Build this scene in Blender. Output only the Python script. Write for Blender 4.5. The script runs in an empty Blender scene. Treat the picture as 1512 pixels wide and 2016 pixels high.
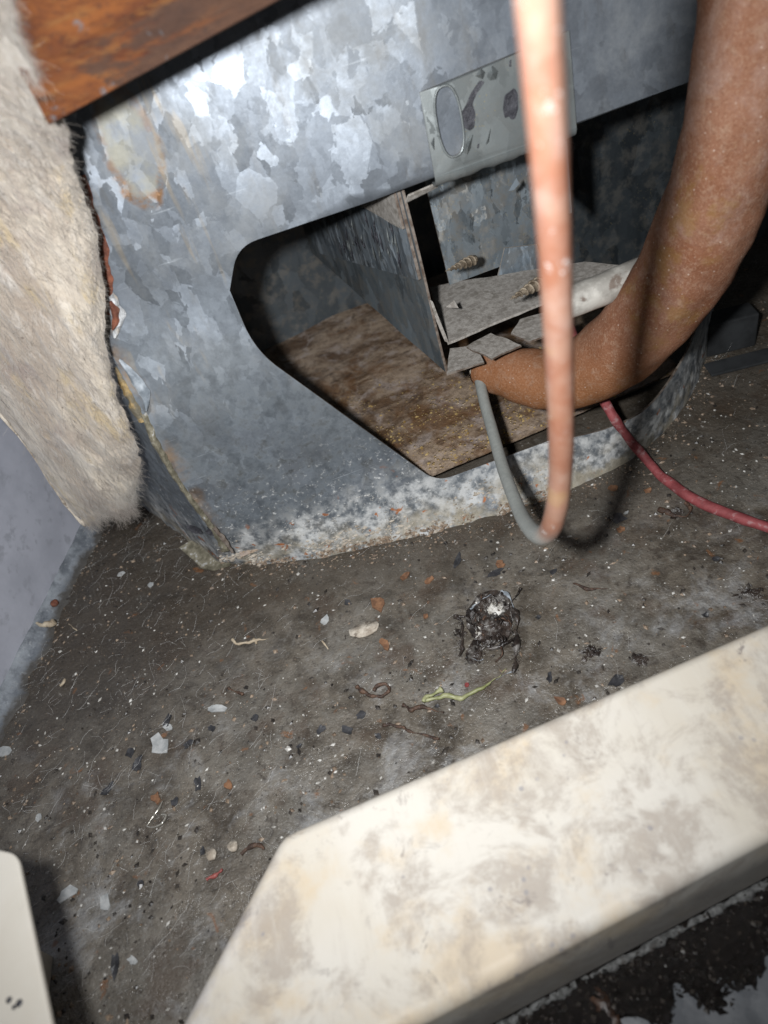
import bpy, bmesh, math, random
import numpy as np
from mathutils import Vector, Matrix, noise
from mathutils.geometry import delaunay_2d_cdt
rnd = random.Random(7); nrs = np.random.RandomState(11)
S = bpy.context.scene
COL = S.collection
# ------------------------------------------------------------------ camera, world, flash, exposure
U0 = -.0565     # where the front sheet folds back (m along the sheet)
HC = .28; PITCH = math.radians(43); ROLL = math.radians(19); FP = 1450.   # metres, photo pixels
cf = np.array([0, math.cos(PITCH), -math.sin(PITCH)])
r0 = np.array([1., 0, 0]); u0 = np.array([0, math.sin(PITCH), math.cos(PITCH)])
cx = math.cos(ROLL)*r0 - math.sin(ROLL)*u0
cy = math.sin(ROLL)*r0 + math.cos(ROLL)*u0
CAM = np.array([0, 0, HC])
cd = bpy.data.cameras.new('camera'); cam = bpy.data.objects.new('camera', cd); COL.objects.link(cam)
cam.matrix_world = Matrix(((cx[0], cy[0], -cf[0], 0), (cx[1], cy[1], -cf[1], 0), (cx[2], cy[2], -cf[2], HC), (0, 0, 0, 1)))
cd.sensor_fit = 'VERTICAL'; cd.sensor_height = 36; cd.sensor_width = 27; cd.lens = FP/2016*36
cd.clip_start = .005; cd.clip_end = 20
cd.dof.use_dof = True; cd.dof.focus_distance = .345; cd.dof.aperture_fstop = 10
S.camera = cam
w = bpy.data.worlds.new('World'); S.world = w; w.use_nodes = True
w.node_tree.nodes['Background'].inputs[0].default_value = (.86, .93, 1, 1)
w.node_tree.nodes['Background'].inputs[1].default_value = .062
LP = CAM + .035*(-.97*cx + .22*cy)
ld = bpy.data.lights.new('phone_flash', 'SPOT'); ld.energy = 8.2; ld.spot_size = math.radians(126); ld.spot_blend = 1.; ld.shadow_soft_size = .0068; ld.color = (.97, .985, 1)
lo = bpy.data.objects.new('phone_flash', ld); lo.location = LP
lo.rotation_euler = Vector(cf + (790-756)/FP*cx - (760-1008)/FP*cy).to_track_quat('-Z', 'Y').to_euler(); COL.objects.link(lo)
S.view_settings.view_transform = 'Standard'; S.view_settings.look = 'None'
S.view_settings.exposure = 0; S.view_settings.gamma = 1
# ------------------------------------------------------------------ photo pixel -> point in the place
def ray(x, y): return cf + (x-756)/FP*cx - (y-1008)/FP*cy
def at(x, y, d): return CAM + ray(x, y)*d
def onpl(x, y, n, q):
    n = np.array(n, float); v = ray(x, y); return CAM + v*(n @ (np.array(q)-CAM))/(n @ v)
def flo(x, y, z=0.): return onpl(x, y, (0, 0, 1), (0, 0, z))
WA = math.radians(2); PQ = np.array([-.03, .287, 0])
PU = np.array([math.cos(WA), math.sin(WA), 0]); PN = np.array([math.sin(WA), -math.cos(WA), 0])
def pan(x, y, off=0.): return onpl(x, y, PN, PQ+PN*off)
def uz(x, y, off=0.):
    q = pan(x, y, off); return ((q-PQ) @ PU, q[2])
def pw(u, z, off=0.): return PQ + PU*u + PN*off + np.array([0, 0, z])
# ------------------------------------------------------------------ objects
def tag(o, label=None, cat=None, group=None, kind=None):
    if label: o['label'] = label
    if cat: o['category'] = cat
    if group: o['group'] = group
    if kind: o['kind'] = kind
    return o
def empty(name, loc, label, cat, group=None):
    o = bpy.data.objects.new(name, None); o.location = loc; o.empty_display_size = .01; COL.objects.link(o)
    return tag(o, label, cat, group)
def mesh(name, V, Fc, mat, parent=None, smooth=True, origin=None, attrs=None, uv=None, mats=None, fmi=None):
    V = np.asarray(V, float)
    if parent is not None: org = np.array(parent.location); p = parent.parent
    if parent is not None:
        while p is not None: org = org + np.array(p.location); p = p.parent
    elif origin is not None: org = np.array(origin, float)
    else:
        org = np.array([(V[:, 0].min()+V[:, 0].max())/2, (V[:, 1].min()+V[:, 1].max())/2, V[:, 2].min()])
    me = bpy.data.meshes.new(name); me.from_pydata((V-org).tolist(), [], Fc)
    for m in (mats or [mat]): me.materials.append(m)
    me.polygons.foreach_set('use_smooth', [smooth]*len(me.polygons))
    if fmi is not None: me.polygons.foreach_set('material_index', fmi)
    for k, a in (attrs or {}).items():
        at_ = me.attributes.new(k, 'FLOAT', 'POINT'); at_.data.foreach_set('value', np.asarray(a, float))
    if uv is not None:
        ul = me.uv_layers.new(name='uv'); li = np.empty(len(me.loops), int); me.loops.foreach_get('vertex_index', li)
        ul.data.foreach_set('uv', np.asarray(uv, float)[li].ravel())
    o = bpy.data.objects.new(name, me); COL.objects.link(o)
    if parent is not None: o.parent = parent
    else: o.location = org
    return o
def solid(o, t, off=-1, rim=None):
    m = o.modifiers.new('solid', 'SOLIDIFY'); m.thickness = t; m.offset = off
    if rim is not None: m.material_offset_rim = rim
    e = o.modifiers.new('split', 'EDGE_SPLIT'); e.split_angle = math.radians(50)
    return o
def bev(o, wd, n=2):
    m = o.modifiers.new('bevel', 'BEVEL'); m.width = wd; m.segments = n; m.limit_method = 'ANGLE'; m.angle_limit = math.radians(35)
    return o
def nz(p, s, seed=0.): return noise.noise(Vector((p[0]*s+seed, p[1]*s+seed*1.7, (p[2] if len(p) > 2 else 0)*s-seed)))
def catmull(P, n=8):
    P = np.array(P, float); out = []
    Q = np.vstack([2*P[0]-P[1], P, 2*P[-1]-P[-2]])
    for i in range(1, len(Q)-2):
        a, b, c, d = Q[i-1:i+3]
        for k in range(n):
            t = k/n; out.append(.5*(2*b+(c-a)*t+(2*a-5*b+4*c-d)*t*t+(3*b-a-3*c+d)*t**3))
    out.append(P[-1]); return np.array(out)
def sweep(P, R, n=16, jit=0., caps=True):
    P = np.array(P, float); R = np.broadcast_to(np.asarray(R, float), (len(P),))
    T = np.gradient(P, axis=0); T /= np.linalg.norm(T, axis=1)[:, None]
    a = np.cross(T[0], [.3, .2, 1.]); a /= np.linalg.norm(a); V = []; Fc = []
    for i in range(len(P)):
        a = a - T[i]*(a @ T[i]); a /= np.linalg.norm(a); b = np.cross(T[i], a)
        for k in range(n):
            th = 2*math.pi*k/n; q = P[i] + (a*math.cos(th)+b*math.sin(th))*R[i]
            if jit: q = q + (a*math.cos(th)+b*math.sin(th))*jit*nz(q, 120)
            V.append(q)
    for i in range(len(P)-1):
        for k in range(n):
            k2 = (k+1) % n; Fc.append((i*n+k, i*n+k2, (i+1)*n+k2, (i+1)*n+k))
    if caps: Fc.append(tuple(range(n-1, -1, -1))); Fc.append(tuple((len(P)-1)*n+k for k in range(n)))
    return np.array(V), Fc
def cdt(poly, holes=(), step=.005, jitter=.25, extra=None):
    """triangulated sheet (2-D) with an outline, holes and inner points"""
    pts = [Vector(p) for p in poly]; edges = [(i, (i+1) % len(poly)) for i in range(len(poly))]
    for h in holes:
        b = len(pts); pts += [Vector(p) for p in h]; edges += [(b+i, b+(i+1) % len(h)) for i in range(len(h))]
    A = np.array(poly)
    def inside(p, L):
        c = False; j = len(L)-1
        for i in range(len(L)):
            if (L[i][1] > p[1]) != (L[j][1] > p[1]) and p[0] < (L[j][0]-L[i][0])*(p[1]-L[i][1])/(L[j][1]-L[i][1])+L[i][0]: c = not c
            j = i
        return c
    for x in np.arange(A[:, 0].min()+step/2, A[:, 0].max(), step):
        for y in np.arange(A[:, 1].min()+step/2, A[:, 1].max(), step):
            q = (x+rnd.uniform(-1, 1)*step*jitter, y+rnd.uniform(-1, 1)*step*jitter)
            if inside(q, poly) and not any(inside(q, h) for h in holes): pts.append(Vector(q))
    V, _, Fc, *_ = delaunay_2d_cdt(pts, edges, [], 0, 1e-6)
    V = [tuple(v) for v in V]; out = []
    for f in Fc:
        c = np.mean([V[i] for i in f], axis=0)
        if inside(c, poly) and not any(inside(c, h) for h in holes): out.append(tuple(f))
    return np.array(V), out
def rounded(P, R, n=6):
    out = []; N = len(P)
    for i in range(N):
        p = np.array(P[i], float); r = R[i] if hasattr(R, '__len__') else R
        if r <= 0: out.append(tuple(p)); continue
        a = np.array(P[i-1])-p; b = np.array(P[(i+1) % N])-p
        la, lb = np.linalg.norm(a), np.linalg.norm(b); k = min(r, la*.45, lb*.45)
        for t in np.linspace(0, 1, n):
            s = p+a/la*k; e = p+b/lb*k; out.append(tuple((1-t)**2*s+2*t*(1-t)*p+t*t*e))
    return out
def gridmesh(Pf, nu, nv):
    V = [Pf(i/(nu-1), j/(nv-1)) for j in range(nv) for i in range(nu)]
    Fc = [(j*nu+i, j*nu+i+1, (j+1)*nu+i+1, (j+1)*nu+i) for j in range(nv-1) for i in range(nu-1)]
    return np.array(V), Fc
def box(c, ex, ey, ez):
    """corner-based box: c plus combinations of the three edge vectors"""
    c, ex, ey, ez = map(np.array, (c, ex, ey, ez))
    V = [c+i*ex+j*ey+k*ez for k in (0, 1) for j in (0, 1) for i in (0, 1)]
    F_ = [(0, 2, 3, 1), (4, 5, 7, 6), (0, 1, 5, 4), (2, 6, 7, 3), (0, 4, 6, 2), (1, 3, 7, 5)]
    if np.dot(np.cross(ex, ey), ez) < 0: F_ = [f[::-1] for f in F_]
    return np.array(V), F_
# ------------------------------------------------------------------ material builder
class Mat:
    def __init__(s, name):
        s.m = bpy.data.materials.new(name); s.m.use_nodes = True; s.t = s.m.node_tree; s.t.nodes.clear()
        s.pos = s.n('ShaderNodeNewGeometry').outputs['Position']
    def n(s, ty, **k):
        nd = s.t.nodes.new(ty)
        for a, b in k.items(): setattr(nd, a, b)
        return nd
    def lk(s, v, sock):
        if hasattr(v, 'is_output'): s.t.links.new(v, sock)
        elif v is not None:
            if isinstance(v, (tuple, list)):
                v = tuple(v)
                if sock.type == 'RGBA' and len(v) == 3: v = v+(1,)
            elif sock.type == 'RGBA': v = (v, v, v, 1)
            elif sock.type == 'VECTOR': v = (v, v, v)
            sock.default_value = v
    def noise(s, sc, det=4, ro=.55, dist=0, vec=None, col=False):
        nd = s.n('ShaderNodeTexNoise'); s.lk(vec or s.pos, nd.inputs['Vector']); nd.inputs['Scale'].default_value = sc
        nd.inputs['Detail'].default_value = det; nd.inputs['Roughness'].default_value = ro; nd.inputs['Distortion'].default_value = dist
        return nd.outputs['Color' if col else 'Fac']
    def vor(s, sc, vec=None, feat='F1', out='Color', rand=1.):
        nd = s.n('ShaderNodeTexVoronoi', feature=feat); s.lk(vec or s.pos, nd.inputs['Vector']); nd.inputs['Scale'].default_value = sc
        nd.inputs['Randomness'].default_value = rand; return nd.outputs[out]
    def math(s, op, a, b=0., c=None, clamp=False):
        nd = s.n('ShaderNodeMath', operation=op, use_clamp=clamp); s.lk(a, nd.inputs[0]); s.lk(b, nd.inputs[1])
        if c is not None: s.lk(c, nd.inputs[2])
        return nd.outputs[0]
    def vm(s, op, a, b=None, sc=None):
        nd = s.n('ShaderNodeVectorMath', operation=op); s.lk(a, nd.inputs[0])
        if b is not None: s.lk(b, nd.inputs[1])
        if sc is not None: s.lk(sc, nd.inputs['Scale'])
        return nd.outputs['Value' if op in ('LENGTH', 'DISTANCE', 'DOT_PRODUCT') else 'Vector']
    def step(s, v, lo, hi, a=0., b=1.):
        nd = s.n('ShaderNodeMapRange', interpolation_type='SMOOTHSTEP'); s.lk(v, nd.inputs['Value'])
        inv = lo > hi
        if inv: lo, hi, a, b = hi, lo, b, a
        for k, q in (('From Min', lo), ('From Max', hi), ('To Min', a), ('To Max', b)): nd.inputs[k].default_value = q
        return nd.outputs['Result']
    def mix(s, f, a, b, mode='MIX'):
        nd = s.n('ShaderNodeMix', data_type='RGBA', blend_type=mode, clamp_factor=True)
        s.lk(f, nd.inputs[0]); s.lk(a, nd.inputs[6]); s.lk(b, nd.inputs[7]); return nd.outputs[2]
    def sep(s, v):
        nd = s.n('ShaderNodeSeparateXYZ'); s.lk(v, nd.inputs[0]); return nd.outputs
    def mapv(s, vec, loc=(0, 0, 0), rot=(0, 0, 0), sc=(1, 1, 1)):
        nd = s.n('ShaderNodeMapping'); s.lk(vec, nd.inputs[0]); nd.inputs[1].default_value = loc
        nd.inputs[2].default_value = rot; nd.inputs[3].default_value = sc; return nd.outputs[0]
    def attr(s, name): return s.n('ShaderNodeAttribute', attribute_name=name).outputs['Fac']
    def uv(s): return s.n('ShaderNodeUVMap', uv_map='uv').outputs[0]
    def bump(s, h, st, dist=.001, nrm=None):
        nd = s.n('ShaderNodeBump'); s.lk(h, nd.inputs['Height']); s.lk(st, nd.inputs['Strength']); nd.inputs['Distance'].default_value = dist
        if nrm is not None: s.lk(nrm, nd.inputs['Normal'])
        return nd.outputs[0]
    def out(s, base, rough=.6, metal=0., nrm=None, spec=None, sss=None, sheen=None):
        b = s.n('ShaderNodeBsdfPrincipled'); s.lk(base, b.inputs['Base Color']); s.lk(rough, b.inputs['Roughness']); s.lk(metal, b.inputs['Metallic'])
        if nrm is not None: s.lk(nrm, b.inputs['Normal'])
        if spec is not None: s.lk(spec, b.inputs['Specular IOR Level'])
        if sheen: b.inputs['Sheen Weight'].default_value = sheen
        o = s.n('ShaderNodeOutputMaterial'); s.t.links.new(b.outputs[0], o.inputs[0]); return s.m
def spangle(M, sc, tilt, stretch=(1, 1, 1), rot=(0, 0, 0)):
    """angular zinc crystals: random tint and a small random tilt per crystal"""
    wv = M.vm('SUBTRACT', M.noise(70, 2, .5, col=True), (.5, .5, .5)); p = M.vm('ADD', M.pos, M.vm('SCALE', wv, sc=.0035))
    wf = M.vm('SUBTRACT', M.vor(430, p), (.5, .5, .5)); p = M.vm('ADD', p, M.vm('SCALE', wf, sc=.0013))
    p = M.mapv(p, rot=rot, sc=stretch)
    a = M.vor(sc, p); b = M.vor(sc*1.9, M.mapv(p, rot=(0, .8, 0))); d = M.vor(sc*4.2, p)
    pick = M.step(M.sep(M.vor(sc*.8, p))[1], .45, .55)
    c = M.mix(M.math('MULTIPLY', pick, .85), a, b); c = M.mix(.16, c, d)
    geo = M.n('ShaderNodeNewGeometry').outputs['Normal']
    nrm = M.vm('NORMALIZE', M.vm('ADD', geo, M.vm('SCALE', M.vm('SUBTRACT', c, (.5, .5, .5)), sc=tilt)))
    return M.sep(c), nrm
def galvanised():
    M = Mat('galvanised_steel'); c, nrm = spangle(M, 104, .30, (1, 1, .62), (0, .55, 0))
    z = M.sep(M.pos)[2]; x = M.sep(M.pos)[0]
    base = M.mix(M.step(c[0], .1, .9), (.088, .102, .118), (.165, .188, .218))
    grain = M.noise(700, 4, .7); base = M.mix(.28, base, M.mix(grain, (.12, .13, .15), (.42, .45, .49)))
    n1 = M.noise(38, 5, .62); n2 = M.noise(160, 5, .65); n3 = M.noise(420, 4, .7)
    film = M.math('MULTIPLY', M.step(M.noise(26, 6, .7, .3), .42, .66), .45); base = M.mix(film, base, (.17, .172, .165))
    sm = M.noise(60, 5, .7, vec=M.mapv(M.pos, sc=(1.6, 1.6, .45))); base = M.mix(M.math('MULTIPLY', M.step(sm, .55, .70), .4), base, (.12, .115, .105))
    # dull, dusty lower half
    low = M.math('MULTIPLY', M.step(z, .20, .10), M.step(n1, .28, .55), clamp=True)
    dull = M.mix(M.step(n2, .3, .7), (.060, .070, .080), (.155, .176, .196))
    base = M.mix(M.math('MULTIPLY', low, .78), base, dull)
    dark = M.math('MULTIPLY', M.step(n2, .50, .66), M.step(z, .15, .06), clamp=True)
    base = M.mix(M.math('MULTIPLY', dark, .75), base, (.07, .072, .07))
    # white rust along the foot
    ed = M.math('ADD', z, M.math('MULTIPLY', M.math('SUBTRACT', n1, .5), .05))
    wr = M.math('MULTIPLY', M.step(ed, .046, .014), M.step(n2, .34, .62), clamp=True)
    wr = M.math('MAXIMUM', wr, M.math('MULTIPLY', M.step(ed, .085, .03), M.step(n3, .56, .68)), clamp=True)
    base = M.mix(M.math('MULTIPLY', wr, .85), base, M.mix(n2, (.30, .29, .265), (.62, .635, .64)))
    tan = M.math('MULTIPLY', M.step(ed, .022, .004), M.step(M.noise(75, 4), .38, .6), clamp=True)
    base = M.mix(M.math('MULTIPLY', tan, .8), base, M.mix(n3, (.10, .085, .05), (.42, .36, .26)))
    rs = M.math('MULTIPLY', M.step(ed, .045, .02), M.step(M.noise(130, 2, dist=.5), .67, .72), clamp=True)
    base = M.mix(rs, base, (.30, .11, .04))
    # water-stain ring at the upper left, with rusty outline and drips
    uv = M.uv(); wob = M.vm('SCALE', M.vm('SUBTRACT', M.noise(60, 3, col=True), (.5, .5, .5)), sc=.012)
    uvw = M.vm('ADD', uv, wob)
    ring = M.vm('LENGTH', M.vm('MULTIPLY', M.mapv(M.vm('SUBTRACT', uvw, (*uz(258, 312), 0)), rot=(0, 0, .1)), (1/.0098, 1/.0185, 0)))
    inn = M.step(ring, 1.05, .8)
    base = M.mix(M.math('MULTIPLY', M.math('MULTIPLY', inn, M.step(M.noise(90, 4), .38, .62)), .75), base, M.mix(n2, (.13, .125, .10), (.36, .34, .26)))
    line = M.math('MULTIPLY', M.step(ring, .72, .95), M.step(ring, 1.2, 1.04)); line = M.math('MULTIPLY', line, M.step(n2, .36, .6), clamp=True)
    base = M.mix(M.math('MULTIPLY', line, M.math('ADD', .5, M.math('MULTIPLY', .5, M.step(z, .215, .195))), clamp=True), base, M.mix(n3, (.13, .055, .022), (.24, .15, .08)))
    ue = M.math('ADD', M.sep(uv)[0], M.math('MULTIPLY', M.math('SUBTRACT', M.noise(85, 5, .7), .5), .016))
    se = M.math('MULTIPLY', M.math('MULTIPLY', M.step(ue, U0+.009, U0+.002), M.step(ue, U0-.02, U0-.012)), M.step(M.noise(48, 4), .42, .58)); base = M.mix(M.math('MULTIPLY', se, .85), base, M.mix(n3, (.10, .05, .025), (.26, .19, .12)))
    scr = M.step(M.noise(150, 3, .6, vec=M.mapv(M.pos, rot=(0, .9, 0), sc=(.12, 1, 3.2))), .68, .74); base = M.mix(M.math('MULTIPLY', scr, .35), base, (.42, .45, .48))
    st = M.noise(55, 3, vec=M.mapv(M.pos, sc=(2.6, 2.6, .22)))
    u = M.sep(uv)[0]
    drip = M.math('MULTIPLY', M.step(st, .57, .66), M.math('MULTIPLY', M.step(u, .035, .0), M.step(z, .09, .17)), clamp=True)
    base = M.mix(M.math('MULTIPLY', drip, .45), base, (.27, .22, .15))
    dirt = M.math('MAXIMUM', M.math('MAXIMUM', M.math('MAXIMUM', film, M.math('MULTIPLY', low, .55)), wr), M.math('MAXIMUM', tan, M.math('MULTIPLY', inn, .7)), clamp=True)
    metal = M.math('SUBTRACT', .66, M.math('MULTIPLY', dirt, .72), clamp=True)
    rough = M.math('ADD', M.math('MULTIPLY', c[1], .18), M.math('ADD', .41, M.math('MULTIPLY', dirt, .27)), clamp=True)
    h = M.math('ADD', M.math('MULTIPLY', n3, .5), M.math('MULTIPLY', n2, .6))
    bst = M.math('ADD', .07, M.math('ADD', M.math('MULTIPLY', wr, .55), M.math('MULTIPLY', tan, .4)))
    return M.out(base, rough, metal, M.bump(h, bst, .0012, nrm))
def dull_zinc(name, lo, hi, stretch, dust=.25, tilt=.5, sc=70, metal=.6):
    M = Mat(name); c, nrm = spangle(M, sc, tilt, stretch)
    base = M.mix(c[0], lo, hi); n2 = M.noise(120, 5, .65)
    base = M.mix(M.math('MULTIPLY', M.step(n2, .45, .65), dust), base, (.22, .20, .17))
    sp = M.step(M.vor(700, out='Distance'), .16, .10)
    base = M.mix(M.math('MULTIPLY', sp, M.step(M.noise(70), .48, .6)), base, (.30, .25, .13))
    return M.out(base, M.math('ADD', .32, M.math('MULTIPLY', c[1], .25)), metal, M.bump(n2, .12, .001, nrm))
def flange_mat():
    M = Mat('dusty_flange'); t = M.attr('t'); n1 = M.noise(70, 6, .7); n2 = M.noise(260, 5, .72)
    base = M.mix(M.step(n1, .36, .64), (.085, .095, .11), (.24, .26, .285))
    base = M.mix(M.math('MULTIPLY', M.step(n2, .55, .72), .7), base, (.36, .375, .39))
    f = M.step(M.math('ADD', t, M.math('MULTIPLY', M.math('SUBTRACT', n1, .5), 1.9)), .45, .85)
    base = M.mix(M.math('MULTIPLY', f, .92), base, M.mix(n2, (.02, .017, .014), (.08, .07, .058)))
    return M.out(base, .8, 0, M.bump(M.math('ADD', n1, n2), .6, .0012))
def simple(name, a, b, sc=120, rough=.7, metal=0., bs=.25, det=5, sc2=None, c=None, bd=.0008, spec=None, lo=.35, hi=.65, cl=(.55, .68)):
    M = Mat(name); n = M.noise(sc, det, .62); base = M.mix(M.step(n, lo, hi), a, b)
    if c is not None: base = M.mix(M.step(M.noise(sc2 or sc*.4, 4, .6), *cl), base, c)
    return M.out(base, rough, metal, M.bump(M.noise(sc*3.2, 4, .65), bs, bd), spec)
def floor_mat():
    M = Mat('grimy_pan'); x, y, z = M.sep(M.pos)
    n1 = M.noise(52, 6, .66, .3); n2 = M.noise(230, 5, .7); n3 = M.noise(850, 3, .7); n4 = M.noise(18, 4, .6)
    base = M.mix(M.step(n1, .34, .66), (.052, .043, .033), (.142, .123, .099))
    base = M.mix(M.math('MULTIPLY', M.step(n4, .44, .62), .5), base, (.160, .149, .130))
    base = M.mix(M.math('MULTIPLY', M.step(n2, .52, .74), .65), base, (.185, .176, .160))
    base = M.mix(M.math('MULTIPLY', M.step(n2, .46, .30), .7), base, (.030, .025, .021))
    base = M.mix(M.math('MULTIPLY', M.step(M.noise(120, 6, .72, .6), .54, .66), .7), base, (.042, .034, .027))
    br = M.math('MULTIPLY', M.step(M.noise(33, 5, .65), .52, .66), .6); base = M.mix(br, base, (.066, .045, .031))
    dustm = M.math('MULTIPLY', M.step(M.noise(26, 6, .72, .4), .50, .68), M.step(y, .27, .15), clamp=True)
    base = M.mix(M.math('MULTIPLY', dustm, .62), base, M.mix(n2, (.18, .18, .18), (.43, .44, .45)))
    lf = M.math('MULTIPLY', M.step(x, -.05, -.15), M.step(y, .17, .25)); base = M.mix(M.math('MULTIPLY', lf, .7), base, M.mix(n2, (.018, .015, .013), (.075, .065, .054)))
    seam = M.math('MULTIPLY', M.step(M.math('ADD', y, M.math('MULTIPLY', n4, .03)), .245, .285), M.step(n1, .30, .55)); base = M.mix(M.math('MULTIPLY', seam, .6), base, (.045, .034, .024))
    rust = M.math('MULTIPLY', M.step(M.noise(95, 4, dist=.6), .645, .72), .7); base = M.mix(rust, base, (.17, .075, .030))
    base = M.mix(M.math('MULTIPLY', M.step(n3, .63, .73), .45), base, (.33, .31, .28))
    base = M.mix(M.math('MULTIPLY', M.step(n3, .40, .30), .6), base, (.018, .015, .013))
    base = M.mix(M.math('MULTIPLY', M.step(M.noise(420, 4, .75), .61, .69), M.step(M.noise(40, 4), .46, .62), clamp=True), base, (.34, .325, .30))
    cl = M.step(M.math('ADD', y, M.math('MULTIPLY', M.math('SUBTRACT', n1, .5), .02)), .062, .056)
    base = M.mix(cl, base, M.mix(n2, (.075, .079, .086), (.12, .126, .135)))
    rough = M.mix(M.step(M.noise(75, 5, .65), .36, .60), .14, .46)
    h = M.math('ADD', M.math('ADD', M.math('MULTIPLY', n2, .8), M.math('MULTIPLY', n1, 1.6)), M.math('MULTIPLY', n3, .30))
    bs = M.math('SUBTRACT', .8, M.math('MULTIPLY', cl, .7))
    return M.out(base, rough, 0, M.bump(h, bs, .0014), .5)
def cream_mat():
    M = Mat('cream_paint'); x, y, z = M.sep(M.pos)
    n1 = M.noise(40, 6, .68, .4); n2 = M.noise(150, 6, .7); n0 = M.noise(18, 3)
    base = M.mix(M.step(n0, .38, .62), (.465, .425, .36), (.50, .47, .42))
    base = M.mix(M.math('MULTIPLY', M.step(M.noise(26, 5, .65), .48, .66), .65), base, (.47, .37, .245))
    a = M.math('MULTIPLY', M.step(n1, .44, .60), M.step(n2, .28, .55)); base = M.mix(M.math('MULTIPLY', a, .75), base, M.mix(n2, (.19, .16, .135), (.37, .32, .27)))
    b = M.math('MULTIPLY', M.step(M.noise(85, 5, .7, .5), .57, .66), M.step(M.noise(23, 3), .45, .6)); base = M.mix(M.math('MULTIPLY', b, .85), base, (.20, .175, .16))
    sp = M.math('MULTIPLY', M.step(M.vor(190, out='Distance'), .20, .11), M.step(M.noise(40), .52, .62)); base = M.mix(M.math('MULTIPLY', sp, .6), base, (.20, .195, .21))
    st = M.noise(150, 5, .7, vec=M.mapv(M.pos, rot=(0, 0, -.35), sc=(2.2, .30, 1))); base = M.mix(M.math('MULTIPLY', M.step(st, .52, .72), .28), base, (.52, .49, .44))
    base = M.mix(M.math('MULTIPLY', M.step(st, .46, .30), .18), base, (.33, .29, .25))
    we = M.math('MULTIPLY', M.step(M.math('ADD', x, M.math('MULTIPLY', y, -.55)), -.125, -.145), M.step(n2, .35, .6)); base = M.mix(M.math('MULTIPLY', we, .5), base, (.52, .51, .51))
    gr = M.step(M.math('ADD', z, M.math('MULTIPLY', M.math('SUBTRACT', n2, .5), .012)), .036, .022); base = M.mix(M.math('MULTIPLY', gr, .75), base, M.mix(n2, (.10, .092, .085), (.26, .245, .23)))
    return M.out(base, M.math('ADD', .55, M.math('MULTIPLY', a, .25)), 0, M.bump(n2, .07, .001), .3)
def wool_mat():
    M = Mat('glass_wool'); p = M.mapv(M.pos, rot=(0, .35, 0), sc=(1, 1, .33))
    n1 = M.noise(34, 6, .66, .6, p); n2 = M.noise(190, 5, .7, .3, p); n3 = M.noise(75, 5, .65, vec=p); z = M.sep(M.pos)[2]
    base = M.mix(M.step(n1, .36, .62), (.26, .215, .175), (.44, .39, .325))
    base = M.mix(M.math('MULTIPLY', M.step(n3, .53, .67), .6), base, (.38, .29, .155))
    base = M.mix(M.math('MULTIPLY', M.step(M.noise(28, 5, .65), .52, .66), .6), base, (.20, .16, .148))
    base = M.mix(M.math('MULTIPLY', M.step(n2, .48, .75), .8), base, (.45, .42, .385))
    base = M.mix(M.math('MULTIPLY', M.step(M.noise(420, 3), .66, .74), .6), base, (.08, .055, .04))
    lo_ = M.math('MULTIPLY', M.step(M.math('ADD', z, M.math('MULTIPLY', M.math('SUBTRACT', n1, .5), .08)), .06, .015), .7); base = M.mix(lo_, base, (.25, .20, .135))
    return M.out(base, .95, 0, M.bump(M.math('ADD', n2, n1), .8, .003), .15, sheen=.2)
def rust_mat():
    M = Mat('rusted_steel'); p = M.mapv(M.pos, rot=(0, .2, 0), sc=(.4, 1, 1.5))
    n1 = M.noise(60, 6, .7, .5, p); n2 = M.noise(260, 6, .75, vec=p); n3 = M.noise(48, 5, .65, .4, p)
    base = M.mix(M.step(n1, .36, .62), (.036, .009, .004), (.115, .038, .009))
    base = M.mix(M.math('MULTIPLY', M.step(n2, .50, .66), .75), base, (.115, .05, .015))
    base = M.mix(M.math('MULTIPLY', M.step(n3, .53, .62), .9), base, M.mix(n2, (.012, .008, .007), (.06, .03, .018)))
    base = M.mix(M.math('MULTIPLY', M.step(M.noise(85, 5, .7), .60, .68), .8), base, (.075, .085, .095))
    base = M.mix(M.math('MULTIPLY', M.step(M.noise(640, 3), .56, .72), .5), base, (.02, .012, .01))
    return M.out(base, .8, 0, M.bump(M.math('ADD', n2, n3), .8, .0014), .2)
def copper_mat():
    M = Mat('dusty_copper_tube'); t = M.attr('t'); n1 = M.noise(70, 4, .6); n2 = M.noise(420, 4, .7)
    base = M.mix(M.step(n1, .38, .62), (.205, .088, .053), (.25, .140, .098))
    base = M.mix(M.math('MULTIPLY', M.step(M.noise(55, 6, .72), .44, .74), .4), base, (.34, .275, .25))
    base = M.mix(M.math('MULTIPLY', M.step(M.noise(48, 3), .55, .64), .5), base, (.28, .18, .085))
    gm = M.step(M.math('ADD', t, M.math('MULTIPLY', M.math('SUBTRACT', n2, .5), .05)), .54, .43)
    base = M.mix(gm, base, M.mix(n2, (.15, .16, .15), (.31, .32, .30)))
    fl = M.math('MULTIPLY', M.step(M.noise(230, 5, .75), .60, .68), M.math('MULTIPLY', M.step(M.noise(40, 3), .48, .6), M.step(t, .40, .5))); base = M.mix(fl, base, (.42, .39, .37))
    gl = M.math('MULTIPLY', gm, .3)
    return M.out(base, M.math('ADD', .42, gl), M.math('SUBTRACT', .22, M.math('MULTIPLY', gm, .2), clamp=True), M.bump(n2, .22, .0006))
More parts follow.
